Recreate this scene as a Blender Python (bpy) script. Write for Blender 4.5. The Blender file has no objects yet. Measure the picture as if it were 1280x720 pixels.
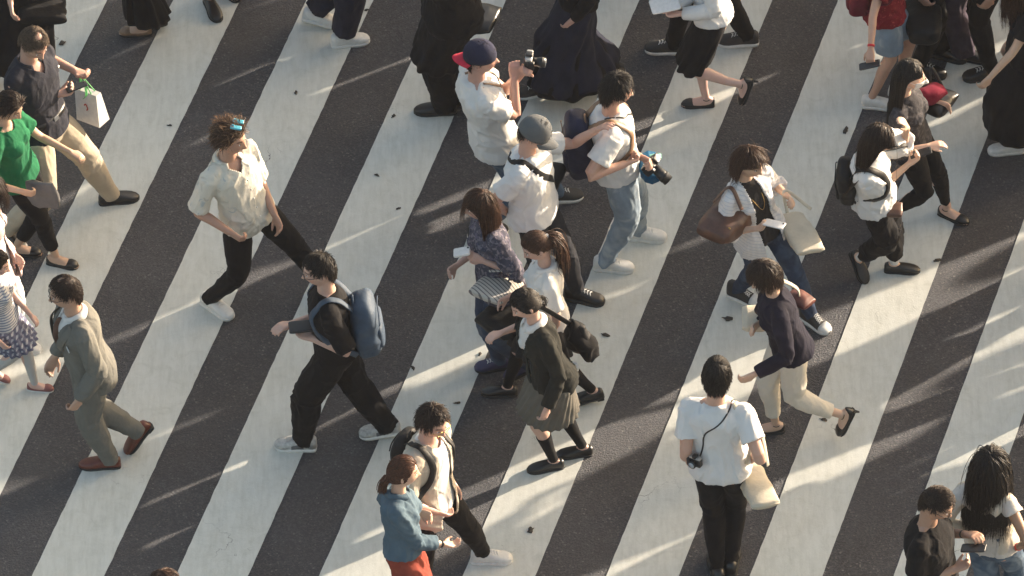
import bpy, math, random
import numpy as np
from mathutils import Vector, Matrix
random.seed(7); rng = np.random.default_rng(7)
scene = bpy.context.scene
COL = scene.collection
# ------------------------------------------------------------------ camera
PITCH = math.radians(42.0); DIST = 56.3; FPX = 10395.0
CAM = np.array([0.0, -DIST*math.cos(PITCH), DIST*math.sin(PITCH)])
cd = bpy.data.cameras.new('camera'); cam = bpy.data.objects.new('camera', cd); COL.objects.link(cam)
cam.location = CAM; cam.rotation_euler = (math.radians(90)-PITCH, 0, 0)
cd.sensor_width = 36; cd.lens = 36*FPX/1280.0; cd.clip_start = 1; cd.clip_end = 3000
scene.camera = cam
# ------------------------------------------------------------------ light
SUN_AZ = 33.0      # degrees from +X towards +Y, where the sun stands
SUN_EL = 12.5
w = bpy.data.worlds.new('World'); scene.world = w; w.use_nodes = True
nt = w.node_tree; bg = nt.nodes['Background']
sky = nt.nodes.new('ShaderNodeTexSky'); sky.sky_type = 'NISHITA'; sky.sun_disc = False
sky.sun_elevation = math.radians(SUN_EL); sky.sun_rotation = math.radians(90-SUN_AZ)
sky.air_density = 1.0; sky.dust_density = 5.0; sky.ozone_density = 1.0
tint = nt.nodes.new('ShaderNodeMix'); tint.data_type = 'RGBA'; tint.blend_type = 'MULTIPLY'; tint.inputs[0].default_value = 1.0
tint.inputs[7].default_value = (1.0, 0.93, 0.81, 1)   # warm tint multiplied into the sky so bluish shade turns neutral
nt.links.new(sky.outputs[0], tint.inputs[6]); nt.links.new(tint.outputs[2], bg.inputs[0]); bg.inputs[1].default_value = 0.14
sd = bpy.data.lights.new('sun', 'SUN'); sun = bpy.data.objects.new('sun', sd); COL.objects.link(sun)
sd.energy = 4.0; sd.angle = math.radians(0.6); sd.color = (1.0, 0.85, 0.68)
_e, _a = math.radians(SUN_EL), math.radians(SUN_AZ)
sun.rotation_euler = Vector((math.cos(_e)*math.cos(_a), math.cos(_e)*math.sin(_a), math.sin(_e))).to_track_quat('Z', 'Y').to_euler()
vs = scene.view_settings; vs.view_transform = 'Standard'; vs.look = 'None'; vs.gamma = 1; vs.exposure = 1.80
# ------------------------------------------------------------------ maths
def P(px, py, z=0.0):
    d = np.array([(px-640)/FPX, 0, 0]) + np.array([0, math.sin(PITCH), math.cos(PITCH)])*((360-py)/FPX) + np.array([0, math.cos(PITCH), -math.sin(PITCH)])
    return CAM + d*((z-CAM[2])/d[2])
def V(*a): return np.array(a, float)
def nrm(a):
    a = np.asarray(a, float); n = np.linalg.norm(a)
    return a/n if n > 1e-9 else a
def azv(deg): return V(math.cos(math.radians(deg)), math.sin(math.radians(deg)), 0)
def hsh(ix, iy, iz, s):
    h = (ix*374761393 + iy*668265263 + iz*1274126177 + s*1442695041) & 0xffffffff
    h = ((h ^ (h >> 13))*1274126177) & 0xffffffff
    h = (h ^ (h >> 16)) & 0xffffffff
    return h/2147483648.0 - 1.0
def vnoise(p, s=0):
    i = np.floor(p).astype(np.int64); f = p-i; f = f*f*(3-2*f)
    r = 0
    for a in (0, 1):
        wa = f[:, 0] if a else 1-f[:, 0]
        for b in (0, 1):
            wb = f[:, 1] if b else 1-f[:, 1]
            for c in (0, 1):
                wc = f[:, 2] if c else 1-f[:, 2]
                r = r + wa*wb*wc*hsh(i[:, 0]+a, i[:, 1]+b, i[:, 2]+c, s)
    return r
# ------------------------------------------------------------------ mesh helpers
class Geo:
    def __init__(s): s.v = []; s.q = []; s.n = 0
    def add(s, v, q):
        s.v.append(np.asarray(v, float)); s.q.append(np.asarray(q, np.int64)+s.n); s.n += len(v); return s
    def arr(s): return np.concatenate(s.v), np.concatenate(s.q)
def mesh_from(name, v, q, smooth=True):
    """q: (M,4) faces; a repeated last index marks a triangle"""
    v = np.asarray(v, np.float32); q = np.asarray(q)
    tri = q[:, 3] == q[:, 2]
    tot = np.where(tri, 3, 4)
    st = np.concatenate([[0], np.cumsum(tot)[:-1]])
    keep = np.ones(q.shape, bool); keep[tri, 3] = False
    me = bpy.data.meshes.new(name)
    me.vertices.add(len(v)); me.vertices.foreach_set('co', v.ravel())
    me.loops.add(int(tot.sum())); me.loops.foreach_set('vertex_index', q[keep].astype(np.int32))
    me.polygons.add(len(q)); me.polygons.foreach_set('loop_start', st.astype(np.int32)); me.polygons.foreach_set('loop_total', tot.astype(np.int32))
    me.update(calc_edges=True); me.validate()
    me.polygons.foreach_set('use_smooth', np.full(len(me.polygons), smooth))
    return me
def grid_q(nr, n, close=True):
    i = np.arange(nr-1)[:, None]; j = np.arange(n if close else n-1)[None, :]; k = (j+1) % n
    return np.stack([i*n+j, i*n+k, (i+1)*n+k, (i+1)*n+j], -1).reshape(-1, 4)
def loft(rings, n=20, power=2.0):
    """rings: (centre, axis_u, axis_v, a, b) ordered so that u x v points along the loft"""
    th = np.arange(n)*2*math.pi/n; c, s = np.cos(th), np.sin(th)
    if power != 2.0:
        c = np.sign(c)*np.abs(c)**(2/power); s = np.sign(s)*np.abs(s)**(2/power)
    vs = [np.asarray(r[0])[None]+c[:, None]*np.asarray(r[1])*r[3]+s[:, None]*np.asarray(r[2])*r[4] for r in rings]
    v = np.concatenate(vs); q = grid_q(len(rings), n)
    m = len(v); v = np.concatenate([v, [rings[0][0]], [rings[-1][0]]])
    j = np.arange(n); k = (j+1) % n; o = (len(rings)-1)*n
    q = np.concatenate([q, np.stack([np.full(n, m), k, j, j], -1), np.stack([np.full(n, m+1), o+j, o+k, o+k], -1)])
    return v, q
def cat(pts, m):
    """resample a polyline to m points along a Catmull-Rom curve"""
    pts = np.asarray(pts, float)
    if len(pts) < 3: return pts[0]+(pts[-1]-pts[0])*np.linspace(0, 1, m)[:, None]
    e = np.concatenate([[2*pts[0]-pts[1]], pts, [2*pts[-1]-pts[-2]]]); out = []
    for u in np.linspace(0, len(pts)-1, m):
        i = min(int(u), len(pts)-2); t = u-i; a, b, c, d = e[i:i+4]
        out.append(.5*((2*b)+(c-a)*t+(2*a-5*b+4*c-d)*t*t+(3*b-a-3*c+d)*t**3))
    return np.array(out)
def frames(pts, hint=None):
    pts = np.asarray(pts); t = np.gradient(pts, axis=0); t /= np.linalg.norm(t, axis=1)[:, None]+1e-12
    u = np.asarray(hint if hint is not None else (V(0, 0, 1) if abs(t[0][2]) < .8 else V(1, 0, 0)), float); fr = []
    for d in t:
        u = u-d*np.dot(u, d); u = nrm(u); fr.append((u, np.cross(d, u)))
    return fr
def tube(pts, rad, n=12, flat=1.0, hint=None, cap=True, power=2.0):
    pts = np.asarray(pts, float); rad = np.asarray(rad, float)*np.ones(len(pts))
    if cap:
        d0 = nrm(pts[0]-pts[1]); d1 = nrm(pts[-1]-pts[-2])
        pts = np.concatenate([[pts[0]+d0*rad[0]*.8, pts[0]+d0*rad[0]*.5], pts, [pts[-1]+d1*rad[-1]*.5, pts[-1]+d1*rad[-1]*.8]])
        rad = np.concatenate([[rad[0]*.45, rad[0]*.85], rad, [rad[-1]*.85, rad[-1]*.45]])
    fr = frames(pts, hint)
    return loft([(p, f[0], f[1], r, r*flat) for p, f, r in zip(pts, fr, rad)], n, power)
def ribbon(pts, wid, th, hint, m=24):
    pts = cat(pts, m); fr = frames(pts, hint)
    return loft([(p, f[0], f[1], th/2, wid/2) for p, f in zip(pts, fr)], 8, 4.0)
def ribbonN(pts, nor, wid, th):
    """ribbon lying on a surface: nor = outward normal per point"""
    pts = np.asarray(pts); t = np.gradient(pts, axis=0); rings = []
    for p, d, nn in zip(pts, t, nor):
        d = nrm(d); u = nrm(nn-d*np.dot(nn, d)); rings.append((p, u, np.cross(d, u), th/2, wid/2))
    return loft(rings, 8, 4.0)
def ellip(c, F, L, U, ra, rb, rc, n=16, m=10):
    rings = []
    for i in range(m+1):
        ph = -math.pi/2+math.pi*(i+.15 if i == 0 else (i-.15 if i == m else i))/m
        rings.append((np.asarray(c)+np.asarray(U)*rc*math.sin(ph), F, L, ra*math.cos(ph), rb*math.cos(ph)))
    return loft(rings, n)
def rbox(c, X, Y, Z, sx, sy, sz, r=.12, n=24):
    """rounded box, sizes full, lofted along Z"""
    rings = []
    for z, k in ((-.5, .80), (-.5+r*.3, .95), (-.5+r, 1), (-.17, 1), (.17, 1), (.5-r, 1), (.5-r*.3, .95), (.5, .80)):
        rings.append((np.asarray(c)+np.asarray(Z)*z*sz, X, Y, sx/2*k, sy/2*k))
    return loft(rings, n, 7.0)
def softbag(c, X, Y, Z, w, d, h, prof, power=3.2, n=44, rows=22, amp=.008, seed=0, fr=14):
    """a limp bag lofted along Z, X width, Y depth; prof: list of (t, width factor, depth factor)"""
    ts = [p[0] for p in prof]; rings = []
    for t in np.linspace(0, 1, rows):
        rings.append((np.asarray(c)+np.asarray(Z)*(t-.5)*h, X, Y, w/2*np.interp(t, ts, [p[1] for p in prof]), d/2*np.interp(t, ts, [p[2] for p in prof])))
    v, q = loft(rings, n, power)
    o = np.asarray(c); r = v-o; rn = r/(np.linalg.norm(r, axis=1)[:, None]+1e-6)
    nz = vnoise(v*fr+seed*3.1, seed)*.6+(1-2*np.abs(vnoise(v*fr*.8+7, seed+5)))*.6
    return v+rn*(nz*amp)[:, None], q
def obj(name, me, mat, parent, origin=None):
    o = bpy.data.objects.new(name, me); COL.objects.link(o)
    for m in (mat if isinstance(mat, (list, tuple)) else [mat]): me.materials.append(m)
    if parent: o.parent = parent
    return o
def part(name, geo, mat, root, smooth=True):
    v, q = geo.arr() if isinstance(geo, Geo) else geo
    me = mesh_from(name, v-np.array(root_world(root)), q, smooth)
    return obj(name, me, mat, root)
def root_world(o):
    p = np.zeros(3)
    while o is not None: p = p+np.array(o.location); o = o.parent
    return p
def thing(name, label, cat_, loc, group=None):
    o = bpy.data.objects.new(name, None); COL.objects.link(o); o.location = loc; o.empty_display_size = .1
    o['label'] = label; o['category'] = cat_
    if group: o['group'] = group
    return o
def remesh(v, q, vox, it=4, fac=.6):
    me = mesh_from('tmp', v, q); o = bpy.data.objects.new('tmp', me)
    TMP.objects.link(o)
    m = o.modifiers.new('r', 'REMESH'); m.mode = 'VOXEL'; m.voxel_size = vox; m.use_smooth_shade = True
    if it: s = o.modifiers.new('s', 'SMOOTH'); s.iterations = it; s.factor = fac
    dg = TSC.view_layers[0].depsgraph; TSC.view_layers[0].update(); dg = TSC.view_layers[0].depsgraph
    ev = o.evaluated_get(dg); m2 = ev.to_mesh()
    n = len(m2.vertices); co = np.empty(n*3, np.float32); m2.vertices.foreach_get('co', co)
    no = np.empty(n*3, np.float32); m2.vertex_normals.foreach_get('vector', no)
    lv = np.empty(len(m2.loops), np.int32); m2.loops.foreach_get('vertex_index', lv)
    lt = np.empty(len(m2.polygons), np.int32); m2.polygons.foreach_get('loop_total', lt)
    ev.to_mesh_clear(); bpy.data.objects.remove(o); bpy.data.meshes.remove(me)
    assert (lt == 4).all()
    return co.reshape(-1, 3).astype(float), no.reshape(-1, 3).astype(float), lv.reshape(-1, 4)
TSC = bpy.data.scenes.new('scratch'); TMP = TSC.collection
# ------------------------------------------------------------------ materials
_M = {}
def _base(name):
    m = bpy.data.materials.new(name); m.use_nodes = True; n = m.node_tree
    b = n.nodes['Principled BSDF']; return m, n, b
def _noise(n, scale, detail=3, rough=.6, vec=None, dist=0):
    t = n.nodes.new('ShaderNodeTexNoise'); t.inputs['Scale'].default_value = scale; t.inputs['Detail'].default_value = detail
    t.inputs['Roughness'].default_value = rough; t.inputs['Distortion'].default_value = dist
    n.links.new(vec or tco(n), t.inputs['Vector']); return t.outputs['Fac']
def tco(n):
    t = n.nodes.get('TC') or n.nodes.new('ShaderNodeTexCoord'); t.name = 'TC'; return t.outputs['Object']
def _ramp(n, fac, stops, interp='LINEAR'):
    r = n.nodes.new('ShaderNodeValToRGB'); r.color_ramp.interpolation = interp
    while len(r.color_ramp.elements) < len(stops): r.color_ramp.elements.new(.5)
    for e, (p, c) in zip(r.color_ramp.elements, stops): e.position = p; e.color = (*c, 1) if len(c) == 3 else c
    n.links.new(fac, r.inputs['Fac']); return r.outputs['Color']
def _mix(n, f, a, b, mode='MIX'):
    x = n.nodes.new('ShaderNodeMix'); x.data_type = 'RGBA'; x.blend_type = mode
    for s, val in ((0, f), (6, a), (7, b)):
        if hasattr(val, 'is_output'): n.links.new(val, x.inputs[s])
        elif s == 0: x.inputs[s].default_value = val
        else: x.inputs[s].default_value = (*val, 1)
    return x.outputs[2]
def _bump(n, b, h, strength=.3, dist=.002):
    u = n.nodes.new('ShaderNodeBump'); u.inputs['Strength'].default_value = strength; u.inputs['Distance'].default_value = dist
    n.links.new(h, u.inputs['Height']); n.links.new(u.outputs[0], b.inputs['Normal'])
def fab(name, col, var=.18, rough=.92, sheen=.02, patt=None):
    """cloth: dyed colour with slight unevenness, weave bump, optional printed pattern"""
    if name in _M: return _M[name]
    m, n, b = _base(name); col = tuple(col)
    c = _ramp(n, _noise(n, 9, 4), [(.3, tuple(x*(1-var) for x in col)), (.7, tuple(min(1, x*(1+var)) for x in col))])
    if patt: c = patt(n, c)
    n.links.new(c, b.inputs['Base Color'])
    b.inputs['Roughness'].default_value = rough; b.inputs['Sheen Weight'].default_value = sheen; b.inputs['Specular IOR Level'].default_value = .16
    a = n.nodes.new('ShaderNodeMath'); a.operation = 'ADD'
    n.links.new(_noise(n, 26, 3, .6, dist=.6), a.inputs[0])
    s = n.nodes.new('ShaderNodeMath'); s.operation = 'MULTIPLY'; s.inputs[1].default_value = .12; n.links.new(_noise(n, 500, 2), s.inputs[0])
    n.links.new(s.outputs[0], a.inputs[1]); _bump(n, b, a.outputs[0], .55, .006)
    _M[name] = m; return m
def plain(name, col, rough=.5, metal=0.0, coat=0.0, var=.08):
    if name in _M: return _M[name]
    m, n, b = _base(name)
    c = _ramp(n, _noise(n, 40, 3), [(.3, tuple(x*(1-var) for x in col)), (.7, tuple(min(1, x*(1+var)) for x in col))])
    n.links.new(c, b.inputs['Base Color']); b.inputs['Roughness'].default_value = rough; b.inputs['Metallic'].default_value = metal
    b.inputs['Coat Weight'].default_value = coat
    _M[name] = m; return m
def leather(name, col, rough=.45):
    if name in _M: return _M[name]
    m, n, b = _base(name)
    c = _ramp(n, _noise(n, 18, 4), [(.3, tuple(x*.7 for x in col)), (.75, tuple(min(1, x*1.3) for x in col))])
    n.links.new(c, b.inputs['Base Color']); b.inputs['Roughness'].default_value = rough
    _bump(n, b, _noise(n, 120, 3), .3, .002); _M[name] = m; return m
def skinmat():
    m, n, b = _base('skin')
    at = n.nodes.new('ShaderNodeVertexColor'); at.layer_name = 'Col'
    c = _mix(n, .35, at.outputs['Color'], _ramp(n, _noise(n, 30, 4), [(.3, (.85, .72, .68)), (.7, (1, 1, 1))]), 'MULTIPLY')
    n.links.new(c, b.inputs['Base Color']); b.inputs['Roughness'].default_value = .5
    b.inputs['Subsurface Weight'].default_value = .12; b.inputs['Subsurface Radius'].default_value = (.012, .004, .002); b.inputs['Subsurface Scale'].default_value = 1
    _bump(n, b, _noise(n, 150, 2), .15, .001); return m
SKIN = skinmat()
def hairmat(name, col, rough=.5):
    if name in _M: return _M[name]
    m, n, b = _base(name)
    c = _ramp(n, _noise(n, 60, 3), [(.3, tuple(x*.55 for x in col)), (.7, tuple(min(1, x*1.6) for x in col))])
    n.links.new(c, b.inputs['Base Color']); b.inputs['Roughness'].default_value = rough; b.inputs['Specular IOR Level'].default_value = .32
    _M[name] = m; return m
HBLACK = hairmat('black_hair', (.014, .011, .010)); HBROWN = hairmat('brown_hair', (.05, .024, .015)); HDARK = hairmat('dark_brown_hair', (.026, .015, .011))
HAUB = hairmat('auburn_hair', (.085, .035, .02)); HBLOND = hairmat('streaked_hair', (.16, .09, .05)); HGREY = hairmat('greying_hair', (.10, .07, .05))
EYEW = plain('eye_white', (.55, .52, .5), .3); EYED = plain('iris_dark', (.012, .008, .006), .2)
BLACKP = plain('black_plastic', (.015, .015, .016), .4); STEEL = plain('steel', (.55, .55, .56), .3, .9); RUB = plain('rubber_white', (.62, .61, .58), .7)
RUBB = plain('rubber_black', (.02, .02, .02), .75); GLASS = plain('screen_glass', (.02, .024, .03), .12, 0, .5); GLARE = plain('bright_glass', (.30, .33, .36), .15, 0, .5)
# ------------------------------------------------------------------ the human figure
TS = [-.22, 0, .2, .4, .6, .8, .90, .97, 1.02, 1.08]
MA = [.150, .168, .155, .145, .158, .170, .150, .105, .068, .058]; MB_ = [.098, .118, .108, .100, .108, .112, .102, .085, .066, .058]
FA = [.150, .165, .142, .122, .132, .142, .128, .090, .058, .048]; FB = [.105, .115, .098, .088, .100, .100, .090, .075, .056, .048]
def ik(a, b, l1, l2, hint):
    d = b-a; D = np.linalg.norm(d); mx = (l1+l2)*.995
    if D > mx: b = a+d/D*mx; d = b-a; D = mx
    D = max(D, abs(l1-l2)+.03); x = (l1*l1-l2*l2+D*D)/(2*D); h = math.sqrt(max(l1*l1-x*x, 0))
    dn = nrm(d); hh = hint-dn*np.dot(hint, dn); return a+dn*x+nrm(hh)*h, b
def polyat(pts, f0, f1, m):
    pts = np.asarray(pts); s = np.concatenate([[0], np.cumsum(np.linalg.norm(np.diff(pts, axis=0), axis=1))]); T = s[-1]
    u = np.linspace(f0, f1, m)*T; return np.stack([np.interp(u, s, pts[:, i]) for i in range(3)], 1)
def headshape(th, ph):
    """unit head (metres, male): x forward, y left, z up"""
    x = .094*np.cos(ph)*np.cos(th); y = .076*np.cos(ph)*np.sin(th); z = .118*np.sin(ph)
    low = np.clip(-z/.118, 0, 1)
    y = y*(1-.33*low**1.6)
    x = np.where(x < 0, x*(1-.55*low**1.1), x*(1-.10*low**2))
    top = np.clip(z/.118, 0, 1); x = x-.012*top
    fr = np.clip(x/.07, 0, 1)**2
    g = lambda yy, zz, sy, sz: np.exp(-((y-yy)/sy)**2-((z-zz)/sz)**2)
    nose = np.exp(-(y/.011)**2)*np.clip((.028-z)/.055, 0, 1)*(z > -.034)
    nose = nose+np.exp(-(y/.017)**2)*np.exp(-((z+.026)/.011)**2)*.45
    x = x+fr*(.022*nose-.0075*(g(.031, .010, .014, .011)+g(-.031, .010, .014, .011))+.004*g(0, .033, .05, .010)
              +.008*g(0, -.054, .020, .006)+.007*g(0, -.066, .016, .006)+.007*g(0, -.100, .022, .014)-.003*g(0, -.060, .03, .0035)
              +.004*(g(.036, -.022, .018, .016)+g(-.036, -.022, .018, .016)))
    return np.stack([x, y, z], -1)
from mathutils.bvhtree import BVHTree
class Fig: pass
def reg(f, co, fq): f.bvh = getattr(f, 'bvh', [])+[BVHTree.FromPolygons([tuple(c) for c in co], [tuple(int(x) for x in q_) for q_ in fq])]
def snap(f, p, n, off=.004):
    """lay a point on whatever cloth lies under it"""
    best = None; n = nrm(n); st = Vector(p+n*.16)
    for b in getattr(f, 'bvh', []):
        h = b.ray_cast(st, Vector(-n), .30)
        if h[0] is not None and (best is None or h[3] < best): best = h[3]
    return p if best is None else np.array(st)-n*best+n*off
def Tc(f, t):
    c = f.pel+(f.C-f.pel)*t
    return c+f.fwd*(.012*math.sin(math.pi*min(max(t, 0), 1)*1.0)-.006)*f.k
def figure(s):
    f = Fig(); H = s['H']; k = H/1.7; f.H = H; f.k = k; f.fem = s.get('fem', False); f.s = s
    bw = s.get('build', 1.0); f.bw = bw
    f.yaw = s['yaw']; f.fwd = azv(f.yaw); f.left = azv(f.yaw+90)
    hy, hp = s.get('hyaw', f.yaw), s.get('hp', 12)
    f.hF = azv(hy); f.hL = azv(hy+90); f.hU = V(0, 0, 1)
    c_, s_ = math.cos(math.radians(hp)), math.sin(math.radians(hp)); f.hF, f.hU = f.hF*c_-f.hU*s_, f.hU*c_+f.hF*s_
    r = math.radians(s.get('roll', 0)); f.hL, f.hU = f.hL*math.cos(r)+f.hU*math.sin(r), f.hU*math.cos(r)-f.hL*math.sin(r)
    hz = s.get('hz', H-.118*k); hd = P(s['head'][0], s['head'][1], hz); f.head = hd; f.hk = (1.02 if f.fem else 1.06)*(.5+.5*k)
    fw = azv(hy)*.4+f.fwd*.6
    f.C = hd-fw*(.035+.05*max(0, s_))*k-V(0, 0, .190*k) + V(*s.get('cdx', (0, 0, 0)))
    # feet: (px, py, z, yaw, pitch)
    f.foot = {}
    for sd_, key in ((1, 'lf'), (-1, 'rf')):
        a = s[key]; az = a[2] if len(a) > 2 and a[2] is not None else .088*k
        yw = a[3] if len(a) > 3 and a[3] is not None else f.yaw
        pt = a[4] if len(a) > 4 else math.degrees(math.asin(min(.95, max(0, (az-.09*k)/(.19*k)))))
        f.foot[sd_] = [P(a[0], a[1], az), yw, pt]
    mid = (f.foot[1][0]+f.foot[-1][0])/2
    pxy = mid*.5+f.C*.5; L1, L2 = .247*H, .246*H
    pz = .530*H
    hw = .088*k
    for it in range(3):
        for sd_ in (1, -1):
            h0 = V(pxy[0], pxy[1], 0)+f.left*hw*sd_; d = f.foot[sd_][0]-h0; dd = math.hypot(d[0], d[1])
            pz = min(pz, f.foot[sd_][0][2]+math.sqrt(max((L1+L2)**2*.985-dd*dd, .2)))
    f.pel = V(pxy[0], pxy[1], pz)+V(*s.get('pdx', (0, 0, 0)))
    f.up = nrm(f.C-f.pel); f.tl = np.linalg.norm(f.C-f.pel)
    f.fwd = nrm(f.fwd-f.up*np.dot(f.fwd, f.up)); f.left = np.cross(f.up, f.fwd)
    py = s.get('pyaw', f.yaw); f.pfwd = azv(py); f.pleft = azv(py+90)
    sw = (.150 if f.fem else .170)*k*(.6+.4*bw); f.sh = {}; f.arm = {}; f.leg = {}
    for sd_, ak in ((1, 'la'), (-1, 'ra')):
        S = f.C-f.up*.052*k+f.left*sd_*sw
        a = s.get(ak, {})
        if isinstance(a, tuple): a = {'w': a}
        if 'w' in a: W = P(*a['w'])
        else:
            W = S-V(0, 0, .50*k)+f.left*sd_*.06*k+f.fwd*(a.get('sw', .06))*k
        hint = V(*a['el']) if 'el' in a else (-azv(f.yaw)*.8+azv(f.yaw+90)*sd_*.45-V(0, 0, .6))
        E, W = ik(S, W, .178*H, .152*H, hint)
        f.arm[sd_] = (S, E, W)
        if 'w' in a and np.linalg.norm(W-P(*a['w'])) > .06: print('   reach', s['id'], ak, round(float(np.linalg.norm(W-P(*a['w']))), 2))
        A = f.foot[sd_][0]; h0 = f.pel+f.pleft*hw*sd_
        K, A = ik(h0, A, L1, L2, azv(f.yaw)*.7+azv(f.foot[sd_][1])*.5+V(0, 0, .12)); f.foot[sd_][0] = A; f.leg[sd_] = (h0, K, A)
    f.root = V(f.pel[0], f.pel[1], 0)
    return f
def tri(f, t, off=0.0):
    A, B = (FA, FB) if f.fem else (MA, MB_)
    return (np.interp(t, TS, A)*f.k*f.bw+off, np.interp(t, TS, B)*f.k*f.bw+off)
def axes(f, t):
    w = min(max(t, 0), 1); l = nrm(f.pleft*(1-w)+f.left*w); up = f.up; fw = nrm(np.cross(l, up)); return fw, nrm(np.cross(up, fw))
def Spt(f, t, ang, off=.02):
    fw, l = axes(f, t); a, b = tri(f, t, off); r = math.radians(ang)
    return Tc(f, t)+fw*b*math.cos(r)+l*a*math.sin(r)
def Snor(f, t, ang):
    fw, l = axes(f, t); a, b = tri(f, t, .02); r = math.radians(ang); return nrm(fw*a*math.cos(r)+l*b*math.sin(r))
def foot_geo(f, sd_, wid=1.0, hgt=1.0, x0=-.062, x1=.172, top=1.0):
    A, yw, pt = f.foot[sd_]; k = f.k; F = azv(yw); c, s = math.cos(math.radians(pt)), math.sin(math.radians(pt))
    U = V(0, 0, 1)*c+F*s; F2 = F*c-V(0, 0, 1)*s; L = azv(yw+90)
    xs = [-.066, -.058, -.03, .0, .04, .09, .13, .16, .178]; ws = [.018, .028, .033, .034, .036, .045, .044, .034, .018]; hs = [.045, .070, .088, .090, .076, .052, .034, .026, .014]
    rings = []
    for x, w_, h_ in zip(xs, ws, hs):
        hh = h_*hgt*top; rings.append((A+F2*x*k*1.0+U*(-.088+.008+hh/2)*k, L, U, w_*wid*k, hh/2*k))
    return rings, (A, F2, L, U)
def hand_geo(g, W, d, pn, sd_, k, curl=.45, spread=.06):
    """d: along the hand, pn: palm normal; thumb on the side"""
    d = nrm(d); pn = nrm(pn-d*np.dot(pn, d)); side = np.cross(d, pn)*sd_   # towards the thumb
    g.add(*loft([(W-d*.01*k, side, np.cross(d, side), .024*k, .019*k), (W+d*.02*k, side, np.cross(d, side), .033*k, .017*k), (W+d*.06*k, side, np.cross(d, side), .040*k, .015*k), (W+d*.092*k, side, np.cross(d, side), .039*k, .013*k)], 14, 2.6))
    for i, (o, ln) in enumerate(((.030, .068), (.010, .077), (-.010, .071), (-.029, .056))):
        p = W+d*.085*k+side*o*k; a = 0; pts = [p-d*.02*k, p]; sp = d+side*(o*spread*18)
        for seg, fr_ in enumerate((.45, .3, .25)):
            a += curl*(1.05+.08*i)*(1.0, 1.25, .9)[seg]; dd = nrm(sp)*math.cos(a)+pn*math.sin(a); p = p+dd*ln*fr_*k*1.02; pts.append(p)
        g.add(*tube(pts, np.array([.0095, .0098, .0092, .0082, .0068])*k, 8))
    p = W+d*.028*k+side*.024*k; dd = nrm(d*.65+side*.75+pn*.25); pts = [p-dd*.01*k, p+dd*.028*k]
    dd = nrm(d*.9+side*.35+pn*(.25+.5*curl)); pts.append(pts[-1]+dd*.03*k); dd = nrm(d*.9+pn*(.3+.9*curl)); pts.append(pts[-1]+dd*.024*k)
    g.add(*tube(pts, np.array([.015, .0125, .0105, .0085])*k, 8))
TONES = {'m': (.47, .285, .21), 'l': (.58, .385, .30), 'd': (.34, .19, .13), 'f': (.55, .36, .275)}
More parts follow.
